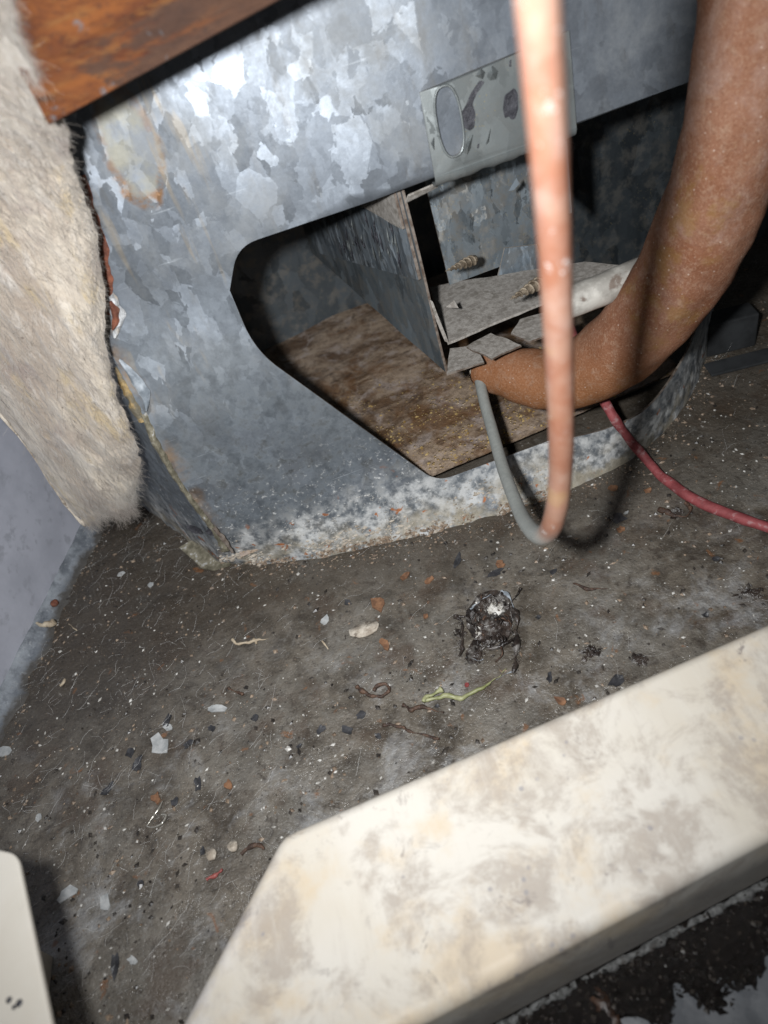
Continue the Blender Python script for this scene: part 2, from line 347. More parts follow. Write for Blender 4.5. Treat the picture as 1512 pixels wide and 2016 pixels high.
def foam_mat():
    M = Mat('brown_foam'); x, y, z = M.sep(M.pos); n1 = M.noise(32, 6, .7, .3); n2 = M.noise(1100, 2, .7); n3 = M.noise(230, 5, .72)
    base = M.mix(M.step(n1, .34, .66), (.150, .063, .034), (.205, .102, .064))
    base = M.mix(M.math('MULTIPLY', M.step(z, .10, .05), .7), base, (0.237, 0.100, 0.037))
    base = M.mix(M.math('MULTIPLY', M.step(n3, .50, .68), .5), base, (0.266, 0.174, 0.122))
    base = M.mix(M.math('MULTIPLY', M.step(n2, .54, .66), .35), base, (0.311, 0.207, 0.141))
    base = M.mix(M.math('MULTIPLY', M.step(n2, .46, .34), .3), base, (0.089, 0.037, 0.021))
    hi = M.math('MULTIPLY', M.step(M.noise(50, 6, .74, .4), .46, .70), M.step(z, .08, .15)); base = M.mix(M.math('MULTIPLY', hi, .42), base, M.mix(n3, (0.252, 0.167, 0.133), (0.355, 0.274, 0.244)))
    base = M.mix(M.math('MULTIPLY', M.step(M.noise(26, 5, .7), .58, .68), .5), base, (0.178, 0.100, 0.031))
    base = M.mix(M.math('MULTIPLY', M.step(M.vor(260, out='Distance'), .11, .05), .8), base, (0.407, 0.318, 0.259))
    return M.out(base, .95, 0, M.bump(n2, .55, .0006), .08)
def tray_mat():
    M = Mat('rusty_tray'); p = M.mapv(M.pos, rot=(0, 0, .25), sc=(.75, 1.15, 1)); n1 = M.noise(42, 6, .7, .6, p); n2 = M.noise(240, 6, .74); n3 = M.noise(30, 5, .65, .5); y = M.sep(M.pos)[1]
    base = M.mix(M.step(n1, .36, .62), (.12, .07, .038), (.40, .305, .225))
    base = M.mix(M.math('MULTIPLY', M.step(M.noise(62, 6, .7, .5), .50, .64), .7), base, (.46, .39, .355))
    base = M.mix(M.math('MULTIPLY', M.step(n3, .50, .62), .7), base, (.145, .065, .022))
    base = M.mix(M.math('MULTIPLY', M.step(M.noise(55, 5, .7, .8), .56, .66), .6), base, (.035, .022, .016))
    base = M.mix(M.math('MULTIPLY', M.step(n2, .54, .36), .45), base, (.05, .033, .024))
    yl = M.math('MULTIPLY', M.step(M.vor(380, out='Distance'), .34, .16), M.step(M.noise(40, 5, .65), .44, .56)); yl = M.math('MULTIPLY', yl, M.step(y, .43, .36))
    base = M.mix(M.math('MULTIPLY', yl, .9), base, M.mix(n2, (.25, .14, .03), (.50, .36, .14)))
    return M.out(base, M.mix(M.step(M.noise(50, 4), .4, .6), .28, .6), .05, M.bump(M.math('ADD', n2, yl), .7, .0014))
MT = dict(
    galv=galvanised(), floor=floor_mat(), cream=cream_mat(), wool=wool_mat(), rust=rust_mat(), copper=copper_mat(), foam=foam_mat(), tray=tray_mat(),
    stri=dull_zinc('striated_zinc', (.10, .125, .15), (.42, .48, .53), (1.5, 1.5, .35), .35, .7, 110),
    vdkz=dull_zinc('shaded_zinc', (.022, .027, .031), (.075, .088, .097), (1, 1, .6), .3, .4, 80, .45),  # near-black zinc, the panel's shadow put into its colour
    rearz=dull_zinc('rear_zinc_shaded', (.045, .055, .062), (.25, .285, .31), (1.4, 1.4, .4), .6, .5, 110, .5),  # darker copy of the striated zinc, patch plate's shade put into the colour
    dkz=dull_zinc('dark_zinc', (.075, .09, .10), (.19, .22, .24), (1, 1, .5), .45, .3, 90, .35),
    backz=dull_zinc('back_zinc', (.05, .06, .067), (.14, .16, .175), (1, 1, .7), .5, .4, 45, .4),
    patch=dull_zinc('patch_zinc', (.145, .158, .158), (.22, .24, .24), (1, 1, .6), .12, .18, 90, .55),
    dusty=simple('dusty_metal', (.19, .172, .152), (.30, .28, .255), 420, .85, 0, .5, c=(.15, .135, .115), sc2=170),
    edge=simple('rusty_cut_edge', (.085, .058, .042), (.20, .17, .145), 300, .7, .2),
    wall=simple('grey_enamel', (.34, .35, .40), (.40, .41, .465), 40, .45, 0, .03, c=(.30, .31, .35), sc2=110),
    wflange=simple('dust_film', (.13, .15, .17), (.34, .37, .40), 170, .8, 0, .4, c=(.075, .07, .065), sc2=75),
    seal=simple('red_brown_sealant', (.085, .026, .014), (.20, .068, .036), 160, .8, 0, .6, c=(.22, .12, .08)),
    crust=simple('white_crust', (.34, .34, .34), (.54, .55, .56), 320, .95, 0, .9, c=(.45, .38, .30), sc2=100),
    crust2=simple('dull_crust', (.24, .235, .22), (.46, .455, .44), 320, .95, 0, .9, c=(.20, .165, .12), sc2=100),
    glue=simple('amber_glue', (.16, .105, .04), (.30, .21, .09), 260, .7, 0, .8, c=(.11, .095, .065), sc2=150, cl=(.45, .62)),
    glue2=simple('grey_glue', (.085, .076, .05), (.19, .172, .125), 260, .75, 0, .7, c=(.34, .335, .32), sc2=260, cl=(.60, .68)),
    red=simple('dusty_red_cable', (.15, .026, .028), (.24, .052, .055), 160, .7, 0, .5, c=(.29, .15, .15), sc2=210),
    cond=simple('dirty_conduit', (.25, .235, .21), (.44, .42, .38), 110, .65, .15, .25, c=(.13, .10, .08), sc2=130),
    screw=simple('tarnished_screw', (.10, .075, .05), (.26, .215, .16), 400, .6, .35, .5),
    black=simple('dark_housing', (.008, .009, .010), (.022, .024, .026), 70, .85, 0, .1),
    tar=simple('tar', (.018, .018, .022), (.05, .05, .058), 300, .45, 0, .4),
    wet=simple('wet_debris', (.006, .005, .0045), (.018, .014, .012), 500, .17, 0, 1., c=(.06, .05, .04), sc2=500, cl=(.62, .72), spec=.5, bd=.0014),
    leaf=simple('wet_leaf', (.012, .009, .008), (.045, .034, .028), 160, .30, 0, .7, spec=.45, c=(.15, .14, .13), sc2=170, cl=(.50, .66)),
    leafpale=simple('leaf_mould', (.20, .18, .15), (.62, .60, .56), 220, .5, 0, .6, c=(.06, .045, .035), sc2=160),
    green=simple('green_blade', (.15, .16, .06), (.29, .29, .16), 150, .5, 0, .1),
    bleaf=simple('brown_leaf', (.020, .010, .006), (.06, .03, .017), 160, .4, 0, .6),
    twig=simple('brown_twig', (.028, .015, .010), (.10, .055, .034), 300, .55, 0, .8),
    straw=simple('straw', (.28, .22, .15), (.46, .39, .29), 260, .7, 0, .3),
    paint=simple('pale_paint', (.25, .26, .26), (.38, .385, .38), 200, .5, 0, .2),
    bark=simple('pale_chip', (.28, .235, .185), (.48, .43, .36), 240, .85, 0, .5, c=(.16, .13, .10), sc2=260),
    dchip=simple('slate_chip', (.020, .020, .022), (.050, .050, .054), 250, .4, 0, .3),
    rchip=simple('rust_chip', (.115, .055, .028), (.22, .11, .055), 250, .8, 0, .5),
    bead=simple('chalky_bead', (.045, .044, .042), (.15, .15, .146), 500, .95, 0, .9, c=(.06, .055, .05), sc2=130),
    ygran=simple('yellow_granules', (.22, .13, .03), (.46, .34, .14), 300, .8, 0, .3),
    red2=simple('red_scrap', (.16, .03, .03), (.24, .06, .05), 200, .5, 0, .2),
    gpale=simple('pale_grit', (.28, .265, .24), (.56, .545, .51), 500, .5, 0, .1),
    gdark=simple('dark_grit', (.012, .010, .009), (.05, .042, .035), 500, .35, 0, .1),
    gmid=simple('brown_grit', (.09, .06, .04), (.28, .21, .15), 500, .6, 0, .1),
    fibre=simple('pale_fibre', (.55, .54, .52), (.72, .70, .67), 100, .6, 0, 0.),
    hair=simple('wool_fibre', (.27, .235, .205), (.44, .41, .37), 60, .7, 0, 0.),
    wire=simple('bright_wire', (.50, .48, .42), (.65, .62, .55), 200, .25, .8, 0.),
)
# ------------------------------------------------------------------ setting: pan floor, walls
def floorz(x, y): return .0011*nz((x, y), 26)+.0006*nz((x, y), 90, 3)+.00035*nz((x, y), 260, 5)
def P_floor(s, t):
    x = -.34+.86*s; y = -.16+.80*t
    return (x, y, floorz(x, y))
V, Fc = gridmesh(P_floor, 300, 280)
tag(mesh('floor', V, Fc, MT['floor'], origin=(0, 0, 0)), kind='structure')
a = flo(170, 1050); b = flo(0, 1400); wd = (b-a)/np.linalg.norm(b-a); wn = np.array([-wd[1], wd[0], 0]); wn = wn if wn[0] > 0 else -wn
V, Fc = box(a-wd*.25-wn*.012-np.array([0, 0, .01]), wd*.72, wn*.012, (0, 0, .34))
side = tag(bev(mesh('side_wall', V, Fc, MT['wall'], smooth=False), .002), kind='structure')
def P_fl(s, t):
    q = a-wd*.1+wd*s*.42; wdt = .0125+.004*nz(q, 60)+.003*nz(q, 160, 3)+.0016*nz(q, 420, 5)
    return q+wn*(wdt*t-.001)+np.array([0, 0, .0062*(1-t)**2+.0014*(1-t)+.0006+.0010*nz(q+wn*wdt*t, 150)-(.0022 if t > .99 else 0)])
V, Fc = gridmesh(P_fl, 130, 12); fl = mesh('wall_flange', V, Fc, flange_mat(), side, attrs={'t': np.repeat(np.linspace(0, 1, 12), 130)})
fl.location = (0, 0, 0)
q = flo(107, 1187, .004); V, Fc = sweep([q-[0, 0, .001], q+[0, 0, .0008], q+[0, 0, .0012]], [.0023, .0022, .0012], 10)
rv = mesh('rivet', V, Fc, MT['seal'], side)
ba = np.array([-.0445, .49, 0]); bb = np.array([.0305, .5106, 0]); bd = (bb-ba)/np.linalg.norm(bb-ba)
V, Fc = box(ba-bd*.12-[0, 0, .01], bd*.66, np.array([-bd[1], bd[0], 0])*.01, (0, 0, .36))
tag(mesh('back_wall', V, Fc, MT['backz'], smooth=False), kind='structure')
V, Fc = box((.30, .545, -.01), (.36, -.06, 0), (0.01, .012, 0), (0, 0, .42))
tag(mesh('end_light_block', V, Fc, MT['black'], smooth=False), kind='structure')  # dark wall added to keep ambient light out of the recess
# ------------------------------------------------------------------ galvanised housing front
house = empty('sheet_metal_housing', pw(.1, 0), 'spangled galvanised sheet metal housing with a big chamfered opening and white rust along its foot', 'housing')
tr = [flo(*q) for q in ((434, 1110), (520, 1106), (620, 1102), (800, 1062), (1000, 1010), (1130, 962))]
tu = [(q-PQ) @ PU for q in tr]; UF = tu[0]; tu[0] = U0; to = [(q-PQ) @ PN for q in tr]
def foot(u): return float(np.interp(u, tu, to))
arc = np.array([flo(*q)[:2] for q in ((1094, 976), (1130, 962), (1250, 900), (1340, 812), (1390, 705), (1402, 610))] + [(.241, .40)])
arc = catmull(np.c_[arc, np.zeros(len(arc))], 10); arcl = np.r_[0, np.cumsum(np.linalg.norm(np.diff(arc, axis=0), axis=1))]
U1 = tu[-1]
def highlight_lean(z, u):  # made-up bend and turn of the sheet, shaped to place the flash highlight
    k = .135*(min(u, .098)-.05)
    w_ = min(1, max(0, (z-.10)/.06)); return 1.15*max(0, z-.168)**2-k*w_*w_*(3-2*w_)
def S_front(u, z):
    wz = max(0., 1-z/.055)**2
    o = foot(min(u, U1))*wz
    dent = .0007*nz((u, z), 14)*min(1, z/.05)
    cr = .0016*max(0, 1-z/.035)*nz((u, z), 110, 2)+.0009*max(0, 1-z/.03)*nz((u, z), 300, 4)
    base = pw(u+(UF-U0)*wz*max(0, min(1, (-.01-u)/.046))**1.5, z, o+dent+cr-highlight_lean(z, u))
    return base
U_open = rounded([(.30, .1758), (.0096, .1682), (.0, .152), (.0, .126), (.0599, .0237), (.1265, .0243)], [0, .016, .0, .02, .009, 0], 7)
outl = [(U0, z) for z in np.arange(.0, .32, .006)] + [(x, .318) for x in np.arange(U0+.01, .30, .01)] + U_open + [(.1265, .0)] + [(u, 0.) for u in np.arange(.123, U0+.002, -.004)]
hole1 = [(uz(x, y)) for x, y in ((402, 1046), (408, 1038), (418, 1040), (427, 1046), (424, 1054), (412, 1054))]
UV, Fc = cdt(outl, [hole1], .0052)
V = np.array([S_front(*q) for q in UV])
o = mesh('front_sheet', V, Fc, None, house, uv=UV, mats=[MT['galv'], MT['edge']]); solid(o, .0011, 1 if False else -1, 1)
bm = bmesh.new(); bm.from_mesh(o.data); bmesh.ops.recalc_face_normals(bm, faces=bm.faces[:])
bm.normal_update()
if sum(f.normal.dot(Vector(PN))*f.calc_area() for f in bm.faces) < 0: bmesh.ops.reverse_faces(bm, faces=bm.faces[:])
bm.to_mesh(o.data); bm.free()
def facing(o, d):
    """turn a sheet's faces towards d"""
    bm = bmesh.new(); bm.from_mesh(o.data); bmesh.ops.recalc_face_normals(bm, faces=bm.faces[:])
    if sum(f.normal.dot(Vector(d))*f.calc_area() for f in bm.faces) < 0: bmesh.ops.reverse_faces(bm, faces=bm.faces[:])
    bm.to_mesh(o.data); bm.free(); return o
# the curved end of the strip below the opening
def P_arc(s, t):
    L = s*arcl[-1]; q = np.array([np.interp(L, arcl, arc[:, k]) for k in range(3)])
    top = np.interp(s, [0, .14, .3, .6, 1], [.0243, .0245, .028, .046, .054])
    z = t*top
    g = np.interp(min(1, s/.25), [0, 1], [1, 0])
    u = (q-PQ) @ PU
    v = pw(u, 0, 0)*(1) if False else q
    wz = max(0., 1-z/.055)**2
    if s < .25:
        off = ((q-PQ) @ PN); q2 = pw(u, 0, off*wz-.0003); k = s/.25; q = q2*(1-k)+q*k
    return q+np.array([0, 0, z])+PN*(.0008*max(0, 1-z/.03)*nz((s*.3, z), 120, 2))
V, Fc = gridmesh(P_arc, 70, 12)
uvA = np.c_[V[:, 0], V[:, 2]]
o = mesh('curved_strip', V, Fc, None, house, uv=uvA, mats=[MT['galv'], MT['edge']]); facing(o, (0.6, -1, 0)); solid(o, .0011, -1, 1)
# side flange running back from the fold
fdir = np.array([-.53, .848, 0])
def P_side(s, t):
    z = t*.318; wz = max(0., 1-z/.055)**2
    q = pw(U0+(UF-U0)*wz, z, foot(U0)*wz-highlight_lean(z, U0))+fdir*(s*.16)+np.array([-.0006, 0, 0])
    return q+np.array([-.9, -.44, 0])*(.001*nz(q, 30)+.0012*max(0, 1-z/.03)*nz(q, 140))
V, Fc = gridmesh(P_side, 40, 70)
o = mesh('side_flange', V, Fc, MT['galv'], house, uv=np.c_[V[:, 0]-.2, V[:, 2]]); facing(o, (-1, -.4, 0)); solid(o, .001)
V, Fc = box(pw(U0-.06, .319, -.001), PU*.36, -PN*.24, (0, 0, .002)); mesh('top_light_block', V, Fc, MT['black'], house, smooth=False)  # unseen roof added to block ambient light from the housing interior
# torn tab at the foot of the fold
P2 = [(352, 1078), (372, 1066), (400, 1058), (424, 1048), (440, 1062), (462, 1086), (452, 1112), (420, 1122), (396, 1118), (380, 1102)]
def lift(x, y): return .0075-.00011*(y-1050)+.0016*nz((x*.03, y*.03), 1)
tv, tf = cdt(P2, (), 9, .3)
V = np.array([flo(x, y, max(.0015, lift(x, y))) for x, y in tv])
o = mesh('torn_tab', V, tf, MT['glue2'], house); facing(o, (0, -.5, 1)); solid(o, .0008)
# dark patches painted for the shade inside rusted-through nicks beside the tab
for pts in (((366, 1036), (376, 1033), (392, 1041), (398, 1049), (384, 1051), (372, 1044)), ((404, 1046), (410, 1040), (420, 1041), (428, 1048), (424, 1055), (412, 1054))):
    qq = [pan(x, y, .0005) for x, y in pts]; c = np.mean(qq, axis=0)
    facing(mesh('nick_shade', [c]+qq, [(0, i+1, (i+1) % len(qq)+1) for i in range(len(qq))], MT['tar'], house), PN)
# ribbons of sealant, glue and mineral crust that run down the fold
def shp_(x, y, off):
    u, z = uz(x, y); k = highlight_lean(z, u); u, z = uz(x, y, off-k); return pw(u, z, off-k)
def ribbon(name, pts, wds, mat, off=.0012, hgt=.0016, seed=0., n=6, jag=.3):
    C_ = catmull([shp_(x, y, off) for x, y in pts], 8); W_ = np.interp(np.linspace(0, 1, len(C_)), np.linspace(0, 1, len(wds)), wds)*.30/FP
    T = np.gradient(C_, axis=0); T /= np.linalg.norm(T, axis=1)[:, None]; B = np.cross(T, PN); B /= np.linalg.norm(B, axis=1)[:, None]
    V = []; m = 7
    for i in range(len(C_)):
        w1 = W_[i]*(1+jag*nz(C_[i], 260, seed)); w2 = W_[i]*(1+jag*nz(C_[i], 260, seed+9))
        for k in range(m):
            t = -1+2*k/(m-1); q = C_[i]+B[i]*(t*(w1 if t < 0 else w2)*.5)
            V.append(q+PN*(hgt*(1-t*t)*(1+.7*nz(q, 330, seed))-.0006))
    Fc = [(i*m+k, i*m+k+1, (i+1)*m+k+1, (i+1)*m+k) for i in range(len(C_)-1) for k in range(m-1)]
    return facing(mesh(name, V, Fc, mat, house), PN)
ribbon('sealant_strip', [(160, 345), (176, 400), (190, 450), (205, 520), (212, 570), (214, 620)], [10, 18, 20, 20, 22, 14], MT['seal'], .0010, .0009, jag=.9)
ribbon('mineral_crust', [(214, 580), (228, 605), (233, 635), (226, 662)], [14, 24, 22, 8], MT['crust'], .0016, .0022, 3., jag=.8)
ribbon('sealant_strip', [(216, 592), (224, 612), (228, 632), (222, 650)], [6, 16, 16, 6], MT['seal'], .0040, .0012, 5., jag=.9)
ribbon('sealant_strip', [(196, 695), (204, 715), (206, 745)], [10, 18, 10], MT['seal'], .006, .003, 6., jag=.6)
ribbon('amber_glue', [(226, 722), (246, 760), (262, 795), (280, 830)], [10, 18, 22, 18], MT['glue'], .0008, .0014, 2., jag=.8)
ribbon('lifted_tape', [(234, 708), (262, 742), (284, 775), (288, 808)], [6, 20, 22, 6], MT['wflange'], .0026, .0012, 4., jag=.4)
ribbon('fold_glue', [(280, 815), (306, 870), (338, 930), (376, 985), (410, 1030), (432, 1060), (446, 1085)], [16, 15, 13, 13, 14, 18, 24], MT['glue2'], .0008, .0014, 7., jag=.6)
ribbon('rust_run', [(420, 1040), (440, 1062), (458, 1090)], [10, 12, 8], MT['edge'], .0030, .0006, 8., jag=.7)
# crumbly white and tan mineral crust along the foot
def crumbs(name, n, mat, zmax, s0, s1, power):
    OCT_ = np.array([(1, 0, 0), (-1, 0, 0), (0, 1, 0), (0, -1, 0), (0, 0, 1), (0, 0, -1.)]); OF_ = np.array([(0, 2, 4), (2, 1, 4), (1, 3, 4), (3, 0, 4), (2, 0, 5), (1, 2, 5), (3, 1, 5), (0, 3, 5)])
    C_ = []
    while len(C_) < n:
        u = rnd.uniform(U0, .125); z = zmax*rnd.random()**power
        if z > .020 and u > .035: continue
        if nz((u, z), 70, 4)+.25 < rnd.random()*.6: continue
        C_.append(S_front(u, z)+PN*.0002)
    C_ = np.array(C_); sz = (s0+(s1-s0)*nrs.rand(n)**3)[:, None, None]
    v = C_[:, None]+OCT_[None]*sz*(.5+nrs.rand(n, 6, 1))*np.array([1.2, .5, 1])
    return tag(mesh(name, v.reshape(-1, 3), (OF_[None]+np.arange(n)[:, None, None]*6).reshape(-1, 3).tolist(), mat, house, smooth=False), kind='stuff')
crumbs('mineral_crust', 1300, MT['crust2'], .030, .00015, .0009, 1.6)
crumbs('tan_crust', 700, MT['bark'], .014, .0003, .0014, 1.2)
crumbs('wet_dirt', 900, MT['gmid'], .004, .0003, .0014, 1.)
# ------------------------------------------------------------------ patch plate with slot, lying on the sheet
PT = [uz(830, 185), uz(1030, 92), (.1480, .2035), (.1480, .1735)]
pl0 = [uz(830, 185, .0080), (.1472, .2045), (.1472, .1722), uz(858, 352, .0080)]
slot_c = uz(881, 242, .0080); sl = []
for k in range(24):
    th = 2*math.pi*k/24; ex = math.copysign(abs(math.cos(th))**.75, math.cos(th)); ey = math.copysign(abs(math.sin(th))**.8, math.sin(th))
    lx, ly = .0047*ex, .0121*ey; sl.append((slot_c[0]+lx+.0008, slot_c[1]+ly))
UV, Fc = cdt(pl0, [sl], .004)
V = np.array([pw(u, z, .0016-highlight_lean(z, u)+.0003*nz((u, z), 40)) for u, z in UV])
o = mesh('patch_plate', V, Fc, None, house, uv=UV, mats=[MT['patch'], MT['edge']]); facing(o, PN); solid(o, .0009, -1, 1)
zl, zr = pl0[3][1], pl0[2][1]
def P_curl(s, t):
    u = pl0[3][0]+(pl0[2][0]-pl0[3][0])*s; z = zl+(zr-zl)*s; th = t*1.9
    rr = .0042*(1+.25*nz((u, .3), 160)); return pw(u, z-rr*math.sin(th)+.0006*nz((u, t*.02), 300)*t, .0016-highlight_lean(z, u)-rr*(1-math.cos(th)))
V, Fc = gridmesh(P_curl, 34, 8)
o = mesh('curled_lip', V, Fc, MT['glue2'] if False else MT['patch'], house); facing(o, PN); solid(o, .0008)
# ring pressed around the slot
V, Fc = sweep([pw(u, z, .0022-highlight_lean(z, u)) for u, z in sl+[sl[0]]], .00045, 6, caps=False); mesh('slot_rim', V, Fc, MT['patch'], house)
for pts in (((944, 158), (955, 160), (938, 185), (930, 205), (936, 222), (934, 250), (926, 258), (914, 252), (912, 232), (908, 222), (918, 206), (926, 185)),
            ((993, 188), (1006, 178), (1012, 172), (1019, 184), (1020, 214), (1014, 234), (1006, 236), (1002, 228), (994, 234), (990, 214)),
            ((1003, 120), (1007, 116), (1006, 132), (1002, 131)), ((940, 284), (944, 282), (943, 292), (939, 292))):
    tv, tf = cdt(rounded(pts, 4, 3), (), 8, .2); V = np.array([shp_(x, y, .00195+.0001*nz((x*.1, y*.1), 1)) for x, y in tv])
    facing(mesh('tar_spot', V, tf, MT['tar'], house), PN)
for pts in (((914, 300), (918, 282), (931, 264), (926, 292), (920, 304)), ((848, 282), (854, 270), (855, 296)), ((956, 285), (966, 252), (962, 280)), ((958, 150), (968, 128), (980, 140), (976, 156), (964, 158)), ((936, 150), (946, 134), (955, 142), (950, 156))):
    c = shp_(*np.mean(pts, axis=0), .0045); V = [c]+[shp_(x, y, .0024) for x, y in pts]
    facing(mesh('paint_blister', V, [(0, i+1, (i+1) % len(pts)+1) for i in range(len(pts))], MT['patch'], house, smooth=False), PN)
# ------------------------------------------------------------------ channel seen through the opening
ch = empty('metal_channel', pw(.1, .07, -.05), 'dusty folded metal channel with a slanted dark side plate inside the opening', 'channel')
ca = pan(877, 733, -.004); sd = np.array([-.21, .978, 0]); sn = np.array([-.978, -.21, 0])
ct = pan(795, 395, -.004)
def sp(x, y, off=0.): return onpl(x, y, sn, ca+sn*off)
top_dx = (ct-ca)/(ct[2]-ca[2])
def P_cs(s, t): return ca + top_dx*((.176-ca[2])*t)*np.array([1, 1, 1]) + sd*(.185*s)
V, Fc = gridmesh(P_cs, 30, 20); V = V+np.array([[.0005*nz(v, 30), 0, 0] for v in V])
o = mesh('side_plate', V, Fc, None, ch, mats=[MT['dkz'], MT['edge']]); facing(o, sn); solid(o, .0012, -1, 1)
def P_ov(s, t):
    f0 = ca+top_dx*(.1285-ca[2]); bk = sp(636, 498); zb = .1285+(bk[2]-.1285)*s*1.0
    q = ca+top_dx*(zb-ca[2])+sd*(np.linalg.norm((bk-f0)[:2])*s)+sd*.001
    return q+top_dx*((.175-zb)*t)+sn*.0016
V, Fc = gridmesh(P_ov, 24, 10)
o = mesh('overlap_plate', V, Fc, None, ch, mats=[MT['stri'], MT['edge']]); facing(o, sn); solid(o, .0014, -1, 1)
def P_tb(s, t):
    zb = .1525-.004*s; q = ca+top_dx*(zb-ca[2])+sd*(.075*s)+sd*.0005
    return q+top_dx*((.1745-zb)*t)+sn*(.0034+.0004*nz(q, 120))
V, Fc = gridmesh(P_tb, 14, 5); o = mesh('lit_top_band', V, Fc, None, ch, mats=[MT['dusty'], MT['edge']]); facing(o, sn); solid(o, .0012, -1, 1)  # added pale dusty strip, lit top of the side plate put into its colour
# torn flakes of zinc on the overlap plate
for k in range(64):
    s = rnd.uniform(.05, .75); t = rnd.uniform(.05, .75); c = P_ov(s, t)+sn*.0006; l = rnd.uniform(.004, .011); wv = rnd.uniform(.0004, .0011)
    tn = np.array([0, 0, 1.])+sd*rnd.uniform(-.45, -.1); bn = np.cross(tn, sn)
    V = [c-tn*l/2, c+bn*wv+sn*.0004, c+tn*l/2+sn*.0003, c-bn*wv, c+sn*.0010]
    mesh('zinc_sliver', V, [(0, 1, 4), (1, 2, 4), (2, 3, 4), (3, 0, 4)], MT['patch'] if rnd.random() < .45 else MT['tar'], ch, smooth=False)
V = np.array([pan(797, 397, -.0045), pan(860, 366, -.0045), pan(861, 358, -.0025), pan(803, 383, -.0025)])
o = mesh('top_lip', V, [(0, 1, 2, 3)], MT['dusty'], ch, smooth=False); facing(o, (0, -.5, 1)); solid(o, .0008)
zs = pan(881, 675, -.004)[2]
# shelf, bowed lip at its left, tabs under it
shp = [flo(*q, zs) for q in ((881, 675), (1069, 596), (1240, 524), (1150, 515), (889, 556), (846, 565))]
shp = [ca*0+np.array(q) for q in shp]
def slab(name, pts, t, mat, rag=.0, parent=ch, edge=True, bend=None):
    P_ = np.array(pts); c = P_.mean(axis=0); L = []
    for i in range(len(P_)):
        p, q = P_[i], P_[(i+1) % len(P_)]; k = max(2, int(np.linalg.norm(q-p)/.004))
        for j in range(k):
            v = p+(q-p)*j/k; L.append(v+rag*np.array([nz(v, 400), nz(v, 400, 4), 0]) if j else v)
    xy = [(v[0], v[1]) for v in L]; uvp, tf = cdt(xy, (), .005)
    n = np.cross(P_[1]-P_[0], P_[2]-P_[0]); 
    V = [(x, y, c[2]-((x-c[0])*n[0]+(y-c[1])*n[1])/n[2]+.0004*nz((x, y), 90)) for x, y in uvp]
    o = mesh(name, V, tf, None, parent, mats=[mat, MT['edge'] if edge else mat]); facing(o, (0, 0, 1)); solid(o, t, -1, 1); return o
slab('shelf', shp, .0012, MT['dusty'], .0006, edge=False)
V = [sp(846, 592, -.002), pan(853, 590, -.0035), pan(884, 674, -.0035), pan(878, 678, -.0035), pan(862, 640, -.003)]
V = np.array([pan(846, 590, -.003), pan(852, 594, -.003), pan(868, 636, -.003), pan(884, 675, -.003), pan(876, 672, -.003), pan(860, 634, -.003)])
o = mesh('shelf_lip', V, [(0, 1, 2, 5), (5, 2, 3, 4)], MT['dusty'], ch, smooth=False); facing(o, PN); solid(o, .0012)
zt = ca[2]
slab('tab', [flo(*q, zt) for q in ((879, 736), (953, 713), (940, 690), (918, 682), (886, 686))], .001, MT['dusty'], .0005)
slab('tab', [flo(*q, zt+.004) for q in ((918, 682), (968, 706), (1026, 679), (966, 655))], .001, MT['dusty'], .0008)
slab('tab', [flo(*q, zt+.006) for q in ((1006, 656), (1042, 672), (1100, 650), (1100, 606), (1024, 628))], .001, MT['dusty'], .0005)
# plate standing behind the shelf
b0 = flo(889, 560, zs); bpd = PU
def P_bp(s, t): 
    q = b0+PU*(.056*s-.001)+np.array([0, .0, .082*t]); return q-PN*(.0004*nz(q, 60)+.014*t)  # leaned back so the patch plate shades more of it
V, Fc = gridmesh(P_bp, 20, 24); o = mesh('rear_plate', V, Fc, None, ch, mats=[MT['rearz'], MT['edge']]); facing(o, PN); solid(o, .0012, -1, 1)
qd = b0+PN*.008
def bpp(x, y): return onpl(x, y, PN, qd)
V = [bpp(994, 489), bpp(1058, 482), bpp(1075, 545), bpp(977, 560)]
o = mesh('folded_tab', V, [(0, 1, 2, 3)], None, ch, smooth=False, mats=[MT['stri'], MT['dusty']]); facing(o, PN); solid(o, .0012, -1, 1)
V = [pan(899, 625, -.004)+[0, .006, .002], pan(886, 620, -.004)+[0, .006, .001], pan(904, 614, -.004)+[0, .006, .003], pan(912, 624, -.004)+[0, .006, .0015]]
mesh('bent_scrap', V, [(0, 1, 2, 3)], MT['dusty'], ch, smooth=False)
V = [pan(1001, 376, -.03), pan(1017, 350, -.03), pan(1022, 362, -.03), pan(1012, 374, -.03)]
mesh('peeling_flake', V, [(0, 1, 2, 3)], MT['stri'], ch, smooth=False)
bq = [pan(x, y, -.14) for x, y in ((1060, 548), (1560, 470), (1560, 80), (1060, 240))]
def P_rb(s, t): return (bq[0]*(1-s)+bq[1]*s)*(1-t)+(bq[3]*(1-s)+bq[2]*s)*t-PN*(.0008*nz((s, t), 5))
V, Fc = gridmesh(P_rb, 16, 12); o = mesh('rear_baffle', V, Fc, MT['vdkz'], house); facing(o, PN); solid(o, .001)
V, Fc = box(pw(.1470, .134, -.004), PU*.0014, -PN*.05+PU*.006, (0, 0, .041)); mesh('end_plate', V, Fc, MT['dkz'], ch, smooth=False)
# ------------------------------------------------------------------ tray under the channel
zr_ = .015
P0, P1 = flo(845, 937, zr_), flo(1079, 838, zr_); fd = (P1-P0)/np.linalg.norm(P1-P0)
def P_tray(s, t):
    L0 = P0-fd*.11*1.0+fd*.265*s; q = L0+np.array([-.12, 1, 0])*(.205*t)
    return q+np.array([0, 0, .0012*nz(q, 24)+.0004*nz(q, 160)])
V, Fc = gridmesh(P_tray, 70, 50)
o = mesh('drip_tray', V, Fc, MT['tray']); facing(o, (0, 0, 1)); solid(o, .0012)
tag(o, 'rust-stained brown drip tray lying inside the opening below the channel', 'tray')
